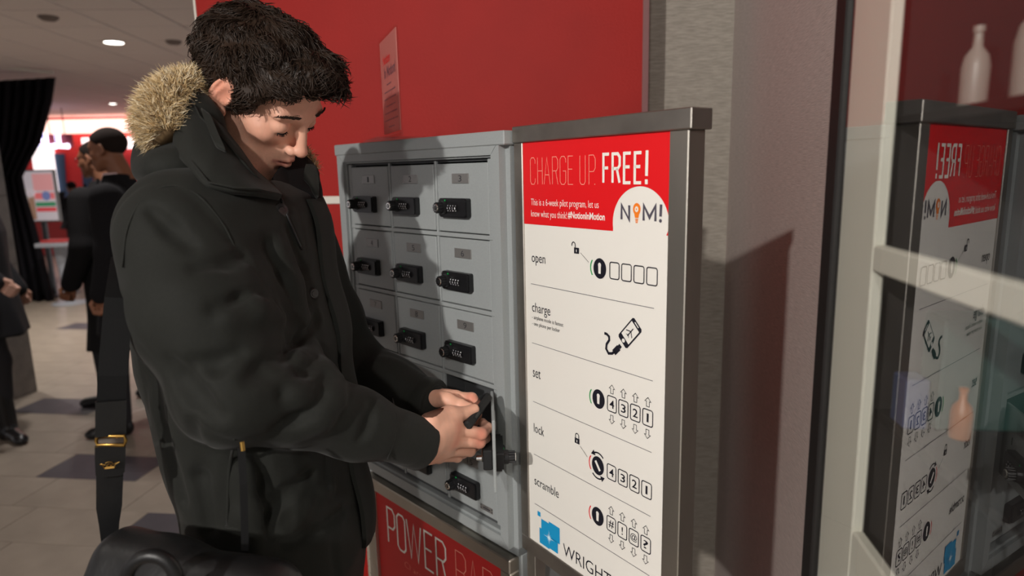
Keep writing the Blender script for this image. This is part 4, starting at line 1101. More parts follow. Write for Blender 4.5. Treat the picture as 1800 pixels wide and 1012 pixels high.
# ceiling fittings
M_lamp = mat('lamp_glow', (1, 1, .97), .5, emit=(1., .97, .92), estr=9.)
def downlight(p, r, label, power, col=(1, .93, .85), angle=130):
    d = empty('downlight', (p[0], p[1], CEIL), 0, label, 'ceiling light', 'recessed downlights')
    b = MB(); b.lathe([(r * 1.25, 0), (r * 1.25, -.006), (r * 1.0, -.008), (r * 1.0, -.002)], 28); obj('lamp_ring', b, M_trimw, d, 40)
    b = MB(); b.lathe([(.001, -.0035), (r * .99, -.0035), (r * .99, -.0015), (.001, -.0015)], 28); obj('lamp_lens', b, M_lamp, d)
    if power: spot('downlight_lamp', (p[0], p[1], CEIL - .03), (p[0], p[1], 0), power, r, angle, .8, col)
downlight(floor_at(200, 74, CEIL), .088, 'lit round downlight in the tiled hall ceiling', 260)
downlight(floor_at(198, 182, CEIL), .06, 'small distant downlight near the pink cove', 160, (1, .8, .8))
downlight((-2.6, 3.9), .088, 'added unseen downlight lighting the man in the pale shirt collar', 110, (1, .95, .92), 100)  # added out of view to light the floor and people
downlight((-1.0, -2.9), .088, 'added unseen downlight in the ceiling behind the photographer', 170)  # extra unseen light, added to brighten the scene
downlight((-5.0, 5.6), .088, 'added unseen downlight brightening the open hall floor and ceiling', 260)  # added so floor bounce brightens the ceiling
downlight((-2.9, .6), .088, 'added unseen downlight brightening the floor beside the parka', 90)  # unseen light added for the near floor
tag(empty('spot_fixture', (KEY[0], KEY[1], KEY[2]), 0), 'small adjustable ceiling spotlight aimed at the lockers', 'spotlight')
for K_, sf in ((KEY, bpy.data.objects['spot_fixture']), (KEY2, tag(empty('spot_fixture', KEY2), 'small ceiling spotlight hanging behind the photographer', 'spotlight'))):
  dvec = Vector((-.1, 1.15, 1.2)) - Vector(K_); dvec.normalize()
  b = MB(); b.tube([tuple(-dvec * .10), tuple(-dvec * .012)], [.045, .062], 16); b.cyl((-dvec.x * .08, -dvec.y * .08, -dvec.z * .08), (-dvec.x * .08, -dvec.y * .08, .03), .008, None, 8); obj('spot_housing', b, M_trimw, sf)
for px, py, nm, lab in ((305, 72, 'smoke_detector', 'small round smoke detector on the hall ceiling'), (85, 29, 'ceiling_speaker', 'flat grey sprinkler plate on the hall ceiling')):
    p = floor_at(px, py, CEIL); b = MB(); b.lathe([(.075, 0), (.075, -.012), (.05, -.032), (.01, -.035)], 20); o = obj(nm, b, mat(nm + '_grey', srgb(120, 108, 102), .7)); o.location = (p[0], p[1], CEIL); tag(o, lab, 'detector')

# ------------------------------------------------------------------ made-up contents of the glazed case, for blurred shapes in the glass
def case_thing(nm, lab, cat, p, prof, m, n=20):
    b = MB(); b.lathe(prof, n); o = obj(nm, b, m, None, 40); c = E1 * p[0] + E2 * p[1]; o.location = (c[0], c[1], p[2]); return tag(o, lab, cat)
M_cream = mat('cream_bottle', srgb(150, 142, 134), .4); M_amber = mat('amber_bottle', srgb(150, 84, 34), .4); M_tealp = mat('teal_box', srgb(38, 62, 58), .6); M_pinkw = mat('pale_pink_box', srgb(150, 130, 122), .6); M_bluep = mat('slate_blue_box', srgb(64, 72, 104), .6)
bot = [(.001, 0), (.034, 0), (.036, .01), (.036, .11), (.030, .14), (.013, .165), (.012, .20), (.015, .203), (.015, .22), (.001, .222)]
for x, y, m, s_, w in ((.318, .62, M_cream, .30, 'narrow end of the upper shelf'), (.352, .60, M_cream, .44, 'upper shelf beside the stile'), (.395, .56, M_pinkw, .34, 'back of the upper shelf'), (.372, .50, M_cream, .50, 'middle of the upper shelf'), (.340, .42, M_cream, .26, 'front of the upper shelf')):
    case_thing('bottle', 'made-up pale little bottle at the %s in the glazed case' % w, 'bottle', (x, y, 1.5452), [(r * s_, z * s_) for r, z in bot], m)  # invented for the blurred pale shapes in the glass
case_thing('bottle', 'made-up amber bottle for an orange reflection in the case glass', 'bottle', (.338, .625, 1.2452), [(r * .26, z * .22) for r, z in bot], M_amber)  # solid stand-in for an orange reflection
case_thing('canister', 'made-up rounded canister for a white reflection in the case glass', 'canister', (.388, .47, 1.2452), [(.001, 0), (.028, 0), (.030, .01), (.030, .09), (.02, .12), (.008, .125), (.001, .125)], M_cream)  # solid stand-in for a white reflected blob
def case_box(nm, lab, p, d, m, rz=0.):
    b = MB(); b.box(-d[0] / 2, d[0] / 2, -d[1] / 2, d[1] / 2, 0, d[2], .002); o = obj(nm, b, m); c = E1 * p[0] + E2 * p[1]; o.location = (c[0], c[1], p[2]); o.rotation_euler = (0, 0, RZ + rz); tag(o, lab, 'box')
case_box('teal_reflection_carton', 'made-up teal carton for a teal reflection in the case glass', (.37, .66, 1.2452), (.09, .04, .11), M_tealp)  # box made up in place of a teal reflection
case_box('blue_reflection_carton', 'made-up slate blue carton for a blue reflection near the stile', (.306, .655, 1.2452), (.022, .03, .05), M_bluep)  # box made up in place of a blue reflection
spot('case_fill_light', tuple(E1 * .35 + E2 * .3 + np.array((0, 0, 2.3))), tuple(E1 * .37 + E2 * .5 + np.array((0, 0, 1.2))), 1.0, .03, 110, .6)  # fill light added inside the case, with no lamp fitting

# ------------------------------------------------------------------ the man at the lockers
def skin_mat():
    m = mat('fair_warm_skin', srgb(226, 172, 148), .48, bump=.12, bscale=700, bdist=.0008)
    nt = m.node_tree; N = nt.nodes; b = N['Principled BSDF']
    at_ = N.new('ShaderNodeVertexColor'); at_.layer_name = 'tint'
    n = N.new('ShaderNodeTexNoise'); n.inputs['Scale'].default_value = 60; n.inputs['Detail'].default_value = 3
    mr = N.new('ShaderNodeMapRange'); mr.inputs['To Min'].default_value = .9; mr.inputs['To Max'].default_value = 1.1
    v = N.new('ShaderNodeVectorMath'); v.operation = 'SCALE'
    nt.links.new(n.outputs['Fac'], mr.inputs['Value']); nt.links.new(at_.outputs['Color'], v.inputs[0]); nt.links.new(mr.outputs[0], v.inputs['Scale']); nt.links.new(v.outputs[0], b.inputs['Base Color'])
    b.inputs['Subsurface Weight'].default_value = .12; b.inputs['Subsurface Radius'].default_value = (.012, .005, .003); b.inputs['Subsurface Scale'].default_value = .6
    return m
M_skin = skin_mat()
M_hair = mat('dark_brown_hair', srgb(44, 32, 24), .5, spec=.35)
M_brow = mat('brow_hair', srgb(52, 36, 27), .7)
M_parka = mat('black_green_canvas', srgb(28, 29, 26), .78, spec=.25, noise=.10, nscale=260, bump=.18, bscale=1400, bdist=.0006, sheen=.05)
M_lining = mat('black_fleece', srgb(18, 18, 19), .9)
M_fur = mat('tan_coyote_fur', srgb(218, 190, 142), .7); M_furdark = mat('brown_fur_tips', srgb(122, 98, 68), .7); M_furpale = mat('cream_fur', srgb(240, 224, 192), .7)
M_leather = mat('black_leather', srgb(20, 20, 21), .42, noise=.1, nscale=60, bump=.25, bscale=220, bdist=.001)
M_web = mat('black_webbing', srgb(15, 15, 16), .8, spec=.25, bump=.4, bscale=900, bdist=.001)

HP = (-.2537, .7587, .2578); HO = np.array((-.389, 1.0769, 1.636)); HS = .957
hf = Frame(HO, head_rot(*HP), HS)
FEET = (-.44, 1.04)
man = empty('person', (FEET[0], FEET[1], 0), 0, 'young dark-haired man in black parka with fur hood, holding a phone at the lockers', 'person')
def mobj(name, mb, m, parent=man, **k):               # world-space mesh under the man
    o = obj(name, mb, m, parent, **k)
    if parent is man: o.location = (-FEET[0], -FEET[1], 0)
    return o
neck_end = hf.inv(np.array((-.455, 1.075, 1.43))[None])[0]
V = Vol(HO - (.20, .17, .26), HO + (.17, .17, .16), .0023)
add_head(V, hf, .0016, ((-.018, 0, -.055), tuple(neck_end)))
head_me = V.mesh('head')

# hands --------------------------------------------------------------
def fingers(V, chains, k=.004):
    for pts, rs in chains: V.chain([at(*p) for p in pts], rs, k)
def palm(V, w, mcps, thick, grow=.013):
    w = at(*w); M_ = [at(*p) for p in mcps]; c = (w + sum(M_) / len(M_)) / 2
    d = sum(M_) / len(M_) - w; L_ = np.linalg.norm(d); d = d / L_; a = M_[0] - M_[-1]; Wd = np.linalg.norm(a); a = a - d * (a @ d); a /= np.linalg.norm(a); n = np.cross(d, a)
    V.ell(c + d * .004, (L_ * .60, Wd * .5 + grow, thick), np.stack([d, a, n], 1), .01)
    for m in M_: V.cone(w + (m - w) * .35, .016, m, .0115, .012)
    return w, d, a, n
RW = (738, 774, .985); RM = [(800, 751, 1.045), (797, 774, 1.045), (786, 791, 1.052), (771, 803, 1.06)]
V = Vol(at(*RW) - (.06, .10, .10), at(858, 740, 1.12) + (.03, .07, .06), .0016)
palm(V, RW, RM, .021)
V.cone(at(690, 768, .955), .031, at(752, 772, .998), .0285, .015)
fingers(V, [([(800, 752, 1.045), (846, 762, 1.070), (857, 752, 1.100), (848, 742, 1.118)], [.0112, .0102, .0092, .0078]),
            ([(797, 775, 1.045), (843, 777, 1.078), (853, 769, 1.110), (842, 761, 1.126)], [.0112, .0102, .0092, .0078]),
            ([(786, 791, 1.052), (826, 792, 1.090), (836, 783, 1.120), (826, 776, 1.134)], [.0108, .0098, .0088, .0075]),
            ([(771, 802, 1.060), (804, 803, 1.100), (814, 797, 1.125), (806, 790, 1.140)], [.0100, .0088, .0080, .0068]),
            ([(757, 742, 1.00), (788, 728, 1.040), (814, 727, 1.066), (833, 719, 1.082)], [.018, .0135, .0118, .0095])], .005)
V.cone(at(770, 752, 1.02), .012, at(795, 733, 1.045), .010, .02)
hr = V.mesh('hand_right')
LW = (738, 708, 1.150); LM = [(802, 698, 1.150), (806, 710, 1.165), (802, 722, 1.178), (794, 732, 1.190)]
V = Vol(at(*LW) - (.08, .11, .11), at(845, 700, 1.17) + (.04, .08, .07), .0018)
palm(V, LW, LM, .020, .012)
V.cone(at(712, 692, 1.175), .026, at(752, 707, 1.15), .027, .015)
fingers(V, [([(802, 698, 1.150), (829, 700, 1.135), (838, 713, 1.122), (834, 724, 1.118)], [.0112, .0102, .0092, .0078]),
            ([(806, 710, 1.160), (830, 715, 1.150), (838, 729, 1.140), (833, 738, 1.134)], [.0112, .0100, .009, .0078]),
            ([(802, 722, 1.175), (826, 728, 1.168), (833, 741, 1.158), (827, 748, 1.150)], [.0108, .0098, .0088, .0075]),
            ([(794, 732, 1.188), (816, 739, 1.182), (823, 750, 1.172), (817, 756, 1.165)], [.0098, .0086, .0078, .0068]),
            ([(760, 700, 1.135), (786, 702, 1.110), (808, 712, 1.095), (824, 716, 1.092)], [.017, .013, .0112, .0090])], .005)
hl = V.mesh('hand_left')
# a plain trunk, arms and legs carry head and hands inside the clothes
SHR, ELR = (310, 420, .90), (425, 680, .84); SHL, ELL_ = (520, 395, 1.255), (618, 650, 1.275)
V = Vol((-.75, .65, 0.06), (-.02, 1.42, 1.56), .012)
V.loft([(.86, -.44, 1.04, .10, .14), (1.1, -.44, 1.04, .10, .13), (1.32, -.45, 1.05, .10, .17), (1.43, -.45, 1.06, .06, .10)])
V.cone((-.45, 1.06, 1.38), .06, (-.45, 1.07, 1.46), .055, .03)
V.chain([at(*SHR), at(*ELR), at(700, 768, .96)], [.03, .028, .025], .02); V.chain([at(*SHL), at(590, 560, 1.27), at(625, 648, 1.262), at(700, 690, 1.185)], [.05, .03, .025, .022], .02)
for y in (-.10, .10): V.chain([(-.44, 1.04 + y, .88), (-.42, 1.04 + y, .5), (-.45, 1.04 + y, .10)], [.08, .055, .04], .02)
trunk = V.mesh('trunk')
body_me = join('body', [head_me, hr, hl, trunk])
body = mobj('body', body_me, M_skin)
P = np.empty(len(body_me.vertices) * 3, np.float32); body_me.vertices.foreach_get('co', P); P = P.reshape(-1, 3).astype(float)
C_ = hf.inv(P)
base = np.array(srgb(226, 172, 148)); tint = np.tile(base, (len(P), 1))
def seg(p, a, b):
    a = np.array(a); b = np.array(b); d = b - a; t = np.clip(((p - a) @ d) / (d @ d), 0, 1); return np.linalg.norm(p - a - t[:, None] * d, axis=1)
near = np.linalg.norm(C_, axis=1) < .2
ld = np.full(len(P), 1.)
for y in (-1, 1):
    ld = np.minimum(ld, seg(C_, (.0865, y * .0235, -.0705), (.1005, y * .003, -.0660)) - .0038); ld = np.minimum(ld, seg(C_, (.0865, y * .0215, -.0730), (.0985, y * .003, -.0775)) - .0042)
w = np.clip(1 - ld / .0025, 0, 1) * near
tint = tint * (1 - w[:, None]) + np.array(srgb(178, 98, 90)) * w[:, None]
# stubble along jaw, chin and upper lip
sb_ = np.clip((-.035 - C_[:, 2]) / .03, 0, 1) * np.clip((.098 - C_[:, 0]) / .01 + .5, 0, 1) * np.clip((C_[:, 0] + .005) / .02, 0, 1) * near
sb_ *= np.clip(1.0 - np.exp(-((C_[:, 0] - .06) ** 2 + (C_[:, 2] + .045) ** 2) / .0006), 0, 1)
side = np.clip((.075 - np.abs(C_[:, 0] - .02) * 1.6) / .04, 0, 1) * np.clip((-.012 - C_[:, 2]) / .02, 0, 1) * near * np.clip((np.abs(C_[:, 1]) - .032) / .02, 0, 1) * np.clip((C_[:, 2] + .11) / .02, 0, 1)
speck = .65 + .35 * rng.random(len(P))
w = np.clip(np.maximum(sb_ * .38, side * .40), 0, .45) * speck
tint = tint * (1 - w[:, None]) + np.array(srgb(84, 66, 56)) * w[:, None]
w = np.exp(-(((C_ - (.06, -.046, -.03)) ** 2).sum(1)) / .0007) * .30 + np.exp(-(((C_ - (-.005, -.085, 0)) ** 2).sum(1)) / .0010) * .55 + np.exp(-(((C_ - (.118, 0, -.042)) ** 2).sum(1)) / .0003) * .3
w = w * near
tint = tint * (1 - w[:, None]) + np.array(srgb(206, 122, 98)) * w[:, None]
hand = P[:, 2] < 1.2
for q in [(846, 762, 1.06), (800, 752, 1.03), (797, 775, 1.03), (843, 777, 1.07), (829, 700, 1.125)]:
    w = np.exp(-((P - at(*q)) ** 2).sum(1) / .00018) * .6
    tint = tint * (1 - w[:, None]) + np.array(srgb(206, 112, 92)) * w[:, None]
ca = body_me.color_attributes.new('tint', 'FLOAT_COLOR', 'POINT'); ca.data.foreach_set('color', np.concatenate([tint, np.ones((len(P), 1))], 1).astype(np.float32).ravel())

# brows, lashes, nails -----------------------------------------------
for y in (-1, 1):
    b = MB()
    for k in range(130):
        t = rng.random(); x = np.array((.0925 - .014 * t ** 2.2, y * (.012 + .043 * t), .0205 + .0075 * math.sin(t * 2.3) - .003 * t)); x = x + np.array((.0012, 0, rng.normal() * .0019 * (1.2 - .8 * t)))
        d = np.array((-.10 * t, y * 1., .55 - 1.0 * t)); d = d / np.linalg.norm(d) * .0085
        b.tube([hf.p(x), hf.p(x + d * .5 + (.0007, 0, .0)), hf.p(x + d - (.0016 * t, 0, 0))], [.00055, .00045, .0001], 3, False)
    mobj('eyebrow', b, M_brow, smooth=180, fixn=False)
    b = MB(); c = np.array((.0748, y * .033, -.004)); L_ = []
    for a in np.linspace(-.80, .80, 11):
        el = -.42 - .12 * math.cos(a * 1.5)
        L_.append(c + .0153 * np.array((math.cos(a) * math.cos(el), y * math.sin(a), math.sin(el))))
    b.tube([hf.p(p) for p in L_], [.0004] + [.0011] * 9 + [.0004], 6)
    for k in range(34):
        t = rng.random() * 10; i = min(int(t), 9); p = L_[i] + (L_[i + 1] - L_[i]) * (t - i); d = (p - c) / .0153; d = d * .006 + np.array((0, 0, -.003))
        b.tube([hf.p(p), hf.p(p + d * .4), hf.p(p + d * .62 + (0, 0, .001))], [.00035, .00025, .0001], 3, False)
    mobj('eyelashes', b, M_lining, smooth=180, fixn=False)

# hair ----------------------------------------------------------------
lo, hi = HO - .20, HO + .20
V = Vol(lo, hi, .0035)
def HE(c, r, k=0., cut=False): V.ell(hf.p(c), np.array(r) * HS, hf.M, k * HS, cut)
HE((-.015, 0, .037), (.106, .087, .081)); HE((.022, 0, .062), (.076, .076, .050), .03); HE((.074, .01, .086), (.040, .054, .024), .025)
HE((-.055, 0, .0), (.058, .072, .075), .03)
for y in (-1, 1):
    HE((.012, y * .070, .020), (.022, .016, .042), .015)
    HE((.012, y * .076, -.012), (.008, .007, .020), .008)
# the face, ears and neck stay clear
HE((.105, 0, -.006), (.080, .115, .080), .008, True)
for y in (-1, 1):
    HE((.060, y * .070, -.040), (.042, .040, .058), .008, True); HE((-.004, y * .094, -.006), (.026, .026, .040), .006, True)
V.plane(hf.p((-.05, 0, -.070)), hf.M @ np.array((.05, 0, -1.)), .02)
HE((.0, 0, -.085), (.08, .07, .04), .015, True)
wv = waves(21, 7, 14, 30); V.warp(lambda X, Y, Z: .0035 * wv(X, Y, Z))
hair_me = V.mesh('hair')
hv = np.empty(len(hair_me.vertices) * 3, np.float32); hair_me.vertices.foreach_get('co', hv); hv = hv.reshape(-1, 3).astype(float)
hn = np.empty(len(hair_me.vertices) * 3, np.float32); hair_me.vertices.foreach_get('normal', hn); hn = hn.reshape(-1, 3).astype(float)
hc = hf.inv(hv); ncan = hn @ hf.M
hairo = mobj('hair', hair_me, M_hair)
ok = np.where((np.linalg.norm((hc - (-.012, 0, .032)) / (.091, .074, .077), axis=1) > 1.0))[0]
b = MB(); wa, wb = waves(3, 5, 10, 22), waves(4, 5, 10, 22)
crown = np.array((-.06, .01, .11))
for i in rng.choice(ok, 8500):
    p = hc[i]; nn = ncan[i]
    d = p - crown; d = d / (np.linalg.norm(d) + 1e-6)
    if p[2] > .06 and p[0] > -.04: d = d + np.array((.8, -.15, 0))
    if p[0] > .05: d = np.array((.9, -.25, .0))
    if p[2] < .03: d = d + np.array((-.35 if p[0] < .01 else -.1, 0, -.7))
    d = d + .75 * np.array((wa(*p), wb(*p), wa(p[1] * 2, p[0] * 2, p[2] * 2)))
    d = d - nn * (d @ nn); d = d / (np.linalg.norm(d) + 1e-6)
    L_ = rng.uniform(.014, .032) * (1.2 if p[2] > .05 else .75)
    cv = np.cross(nn, d) * rng.normal() * .5
    lift = rng.uniform(.0, .0045) + (.004 if rng.random() < .06 else 0)
    q = [p - nn * .004, p + d * L_ * .35 + nn * lift * .8 + cv * L_ * .1, p + d * L_ * .7 + nn * lift + cv * L_ * .3, p + d * L_ - nn * .001 + cv * L_ * .55]
    tip = (q[3] - (.105, 0, -.006)) / (.083, .12, .080)
    if tip @ tip < 1 and p[0] > .0: continue
    r = rng.uniform(.0005, .0011)
    b.tube([hf.p(a) for a in q], [r, r, r * .75, r * .15], 4, False)
mobj('hair_strands', b, M_hair, hairo, smooth=180, fixn=False)

# parka ---------------------------------------------------------------
ROWS = []
for py, pl_x, pr_x, ry, cy in ((318, 330, 505, .13, 1.05), (345, 285, 556, .19, 1.06), (390, 248, 570, .215, 1.05), (450, 225, 581, .23, 1.045), (520, 215, 592, .235, 1.04), (600, 232, 607, .23, 1.04), (700, 260, 618, .225, 1.04), (800, 296, 630, .225, 1.04), (900, 320, 646, .235, 1.04), (950, 330, 655, .24, 1.04), (1010, 342, 650, .245, 1.04), (1075, 350, 645, .25, 1.04)):
    mL = (lambda r: r[0] / r[1])(ray(pl_x, py)); mR = (lambda r: r[0] / r[1])(ray(pr_x, py))
    cx = (mR + mL) * (cy * cy - ry * ry) / (2 * cy); rx = math.sqrt(max((mR * cy - cx) ** 2 - mR * mR * ry * ry, .004))
    ROWS.append((at((pl_x + pr_x) / 2, py, cy)[2], cx, cy, rx, ry))
def torso(phi, z, off=0.):
    R = np.array(sorted(ROWS)); cx, cy, rx, ry = [np.interp(z, R[:, 0], R[:, i]) for i in range(1, 5)]
    return np.array((cx + (rx + off) * math.cos(phi), cy + (ry + off) * math.sin(phi), z))
PH = .0048
PV = Vol((-.76, .66, min(r[0] for r in ROWS) - .02), (-.06, 1.40, 1.60), PH)
PV.loft(ROWS, 0, 2.1)
PV.ell(at(328, 378, .91), (.078, .075, .060), None, .05)                       # shoulder cap
PV.chain([at(312, 420, .88), at(355, 550, .84), at(415, 678, .82)], [.072, .074, .068], .035)
PV.ell(at(405, 695, .815), (.062, .055, .05), None, .03)
PV.chain([at(415, 688, .815), at(520, 708, .865), at(630, 744, .925), at(728, 777, .985)], [.066, .058, .050, .040], .025)
PV.chain([at(505, 405, 1.24), at(575, 560, 1.27), at(618, 640, 1.265), at(688, 680, 1.20), at(748, 704, 1.155)], [.085, .068, .062, .052, .042], .03)
f4 = waves(47, 4, 2.5, 6, (1, 1, .8)); f1, f2_, f3 = waves(31, 6, 2.5, 7, (1, 1, .5)), waves(37, 5, 6, 13, (1, 1, .6)), waves(41, 4, 14, 26)
PV.warp(lambda X, Y, Z: .0016 * f1(X, Y, Z) + .0012 * f2_(X, Y, Z) + .0003 * f3(X, Y, Z) + .0022 * np.exp(-(f4(X, Y, Z) / .16) ** 2))
def hit(px, py, V_=PV, y0=.55, y1=1.5):
    r = ray(px, py); ts = np.arange(y0, y1, .0015) / r[1]; Q = np.array([0, 0, CAM_H]) + ts[:, None] * r
    ix = np.rint((Q - V_.lo) / V_.h).astype(int)
    okk = ((ix >= 0) & (ix < np.array(V_.n))).all(1); val = np.ones(len(Q)); val[okk] = V_.f[ix[okk, 0], ix[okk, 1], ix[okk, 2]]
    w_ = np.where(val < 0)[0]
    return Q[w_[0]] if len(w_) else None
def crease(pts, r, k, cut=True, off=0.):
    H_ = [hit(*p) for p in pts]; H_ = [q for q in H_ if q is not None]
    if len(H_) < 2: return
    H_ = [q + (np.array((0, 0, CAM_H)) - q) / np.linalg.norm(q - (0, 0, CAM_H)) * off for q in H_]
    n_ = len(H_); rs = [r * (.35 + .65 * math.sin(math.pi * (i + .5) / n_)) for i in range(n_)]
    PV.chain(H_, rs, k, cut)
# pressed folds: grooves, then the rolls beside them
for pts, r in (([(579, 655), (568, 690), (550, 718), (522, 738), (490, 752)], .010), ([(512, 622), (486, 636), (462, 648), (440, 664)], .010), ([(545, 640), (520, 668), (500, 690)], .008),
               ([(268, 372), (300, 402), (335, 432)], .005), ([(380, 545), (425, 530), (470, 518)], .007), ([(345, 470), (400, 462), (430, 450)], .004), ([(420, 620), (380, 640), (340, 640)], .007),
               ([(600, 690), (592, 720), (575, 750)], .006), ([(655, 712), (648, 742), (636, 770)], .005),
               ([(455, 800), (462, 860), (470, 920)], .010), ([(545, 835), (500, 870), (470, 905)], .008), ([(560, 880), (510, 912), (476, 940)], .007), ([(600, 900), (560, 930), (500, 955)], .006),
               ([(300, 640), (318, 668), (345, 700), (380, 730)], .012), ([(470, 430), (500, 480), (520, 530)], .009), ([(510, 400), (535, 470), (548, 540)], .007),
               ([(262, 655), (285, 760), (320, 880)], .005), ([(340, 745), (352, 840), (368, 930)], .006), ([(560, 560), (530, 600), (505, 620)], .008)):
    crease(pts, r, .016, True, .0)
for pts, r in (([(592, 668), (582, 700), (560, 735), (520, 758)], .012), ([(520, 632), (545, 625), (572, 645)], .013), ([(480, 655), (520, 690), (545, 700)], .010), ([(400, 560), (450, 545), (490, 560)], .009),
               ([(430, 830), (436, 900), (448, 960)], .010), ([(575, 860), (525, 890), (490, 925)], .009), ([(490, 440), (512, 500), (530, 560)], .010)):
    crease(pts, r, .022, False, -.006)
PV.ell(hf.p((-.01, 0, -.12)), (.085, .085, .11), None, .01, True)               # neck opening
parka_me = PV.mesh('parka')
parka = mobj('parka', parka_me, M_parka)
# front placket strip
zt, zb = at(556, 350, 1.03)[2], at(650, 955, 1.04)[2]
R = []
for t in np.linspace(0, 1, 40):
    z = zt + (zb - zt) * t; e = .003 * math.sin(t * 23)
    R.append([tuple(torso(ph, z, o_ + e)) for ph, o_ in ((.42, .004), (.30, .013), (.16, .015), (.02, .013), (-.06, .008), (-.06, .001), (.16, .003), (.42, -.004))])
mobj('placket', MB().grid(R, True), M_parka, parka, smooth=60).location = (0, 0, 0)
def surf(px, py, off=0.):
    q = hit(px, py); return q + (np.array((0, 0, CAM_H)) - q) / np.linalg.norm(q - (0, 0, CAM_H)) * off
def frame_at(q):                                       # disc facing the camera-ish at q
    n_ = np.array((0, 0, CAM_H)) - q; return n_ / np.linalg.norm(n_)
for px, py, r in ((492, 371, .0115), (549, 516, .0085)):
    q = surf(px, py); 
    if q is None: continue
    n_ = frame_at(q) + np.array((.9, 0, .0)); n_ /= np.linalg.norm(n_); b = MB()
    b.tube([q - n_ * .004, q + n_ * .004, q + n_ * .0055], [r, r, r * .8], 20); b.tube([q + n_ * .0054, q + n_ * .0062], [r * .55, r * .5], 16)
    mobj('button', b, M_black, parka, smooth=40)
# seams and pocket welts laid on the cloth
def piping(name, pts, r, m=M_parka, off=.0012, n=6):
    H_ = [surf(px, py, off) for px, py in pts if hit(px, py) is not None]
    # smooth the traced line
    Q = [np.array(p) for p in H_]
    for _ in range(2): Q = [Q[0]] + [(Q[i - 1] + 2 * Q[i] + Q[i + 1]) / 4 for i in range(1, len(Q) - 1)] + [Q[-1]]
    b = MB(); b.tube(Q, r, n); return mobj(name, b, m, parka, smooth=180)
def lerp(pts, n):
    pts = np.array(pts, float); s_ = np.r_[0, np.cumsum(np.linalg.norm(np.diff(pts, axis=0), axis=1))]; t = np.linspace(0, s_[-1], n)
    return np.stack([np.interp(t, s_, pts[:, 0]), np.interp(t, s_, pts[:, 1])], 1)
piping('sleeve_seam', lerp([(690, 700), (700, 740), (692, 780), (678, 815)], 14), .0010)
piping('shoulder_seam', lerp([(215, 470), (222, 400), (250, 345), (300, 322), (350, 340), (395, 395), (420, 450)], 26), .0013)
piping('pocket_welt', lerp([(412, 770), (402, 830), (400, 920)], 14), .0022)
piping('pocket_welt', lerp([(396, 925), (430, 930)], 6), .0018)
piping('zip_cord', lerp([(494, 348), (505, 380), (518, 410), (530, 438)], 10), .0018, M_black, .003)
# cuffs
for a_, c_, r0, m in ((at(714, 772, .977), at(744, 782, .997), .0405, M_parka), (at(735, 699, 1.165), at(764, 708, 1.145), .0425, M_parka)):
    b = MB(); d = c_ - a_; prof = [(0, 1.0), (.5, 1.04), (.92, 1.03), (1., .98), (.98, .86), (.4, .84)]
    b.tube([a_ + d * t for t, _ in prof], [r0 * k for _, k in prof], 28, False); mobj('cuff', b, m, parka, smooth=60)
    b = MB(); b.tube([a_ + d * .6, a_ + d * 1.08, a_ + d * 1.10, a_ + d * .7], [r0 * .82, r0 * .80, r0 * .74, r0 * .70], 24, False); mobj('inner_cuff', b, M_lining, parka, smooth=60)

# collar and hood
def sheet(name, rows, m, thick=.010, sub=2, parent=parka):
    R = [[at(*p) for p in row] for row in rows]
    n = len(R[0]); fine = []
    for row in R:
        row = np.array(row); t = np.arange(n); tt = np.linspace(0, n - 1, (n - 1) * 4 + 1)
        fine.append(np.stack([np.interp(tt, t, row[:, k]) for k in range(3)], 1))
    me = MB().grid([[tuple(p) for p in r] for r in fine])
    o = mobj(name, me, m, parent, smooth=180, fixn=False)
    s1 = o.modifiers.new('sub', 'SUBSURF'); s1.levels = s1.render_levels = sub
    s2 = o.modifiers.new('thick', 'SOLIDIFY'); s2.thickness = thick; s2.offset = 0
    return o
sheet('collar', [[(326, 146, 1.00), (350, 190, .975), (388, 224, .955), (418, 262, .950), (444, 300, .955), (484, 336, .985)],
                 [(318, 190, .955), (343, 226, .925), (377, 258, .91), (410, 292, .91), (442, 318, .925), (488, 340, .965)],
                 [(312, 230, .930), (336, 260, .895), (368, 292, .88), (406, 316, .885), (446, 330, .905), (492, 344, .955)],
                 [(308, 262, .925), (332, 292, .885), (362, 330, .865), (410, 338, .875), (452, 340, .895), (496, 348, .950)]], M_parka)
for row in ([(316, 256, .922), (338, 284, .880), (366, 320, .859), (410, 330, .868), (452, 332, .888), (492, 341, .943)], [(332, 168, .975), (352, 205, .945), (386, 238, .930), (418, 274, .925), (446, 306, .932), (484, 337, .968)]):
    b = MB(); b.tube([at(*p) for p in row], .0013, 6); mobj('collar_stitching', b, M_parka, parka, smooth=180)
sheet('collar_tab', [[(352, 190, .962), (372, 204, .948)], [(364, 222, .930), (384, 236, .915)], [(378, 256, .896), (400, 268, .888)]], M_parka, .006)
sheet('far_collar', [[(476, 316, 1.03), (500, 284, 1.12), (526, 268, 1.15), (548, 290, 1.155), (561, 306, 1.14)],
                     [(478, 322, 1.02), (502, 308, 1.09), (528, 300, 1.12), (550, 318, 1.125), (564, 324, 1.11)],
                     [(482, 336, 1.00), (506, 338, 1.05), (532, 340, 1.08), (554, 350, 1.09), (565, 352, 1.08)]], M_lining)
sheet('storm_flap', [[(541, 278, 1.115), (556, 296, 1.10), (561, 310, 1.085)], [(532, 312, 1.075), (548, 330, 1.06), (560, 352, 1.055)]], M_parka, .008)
HV = Vol((-.74, .78, 1.36), (-.25, 1.34, 1.74), .006)
HV.chain([at(270, 292, 1.03), at(300, 276, 1.01), at(332, 218, 1.00)], [.032, .044, .050], .025)
HV.chain([at(330, 215, 1.00), at(345, 170, 1.06), at(400, 190, 1.18), at(470, 280, 1.20)], [.050, .042, .042, .04], .03)
HV.ell(at(338, 294, .99), (.070, .10, .042), None, .03)
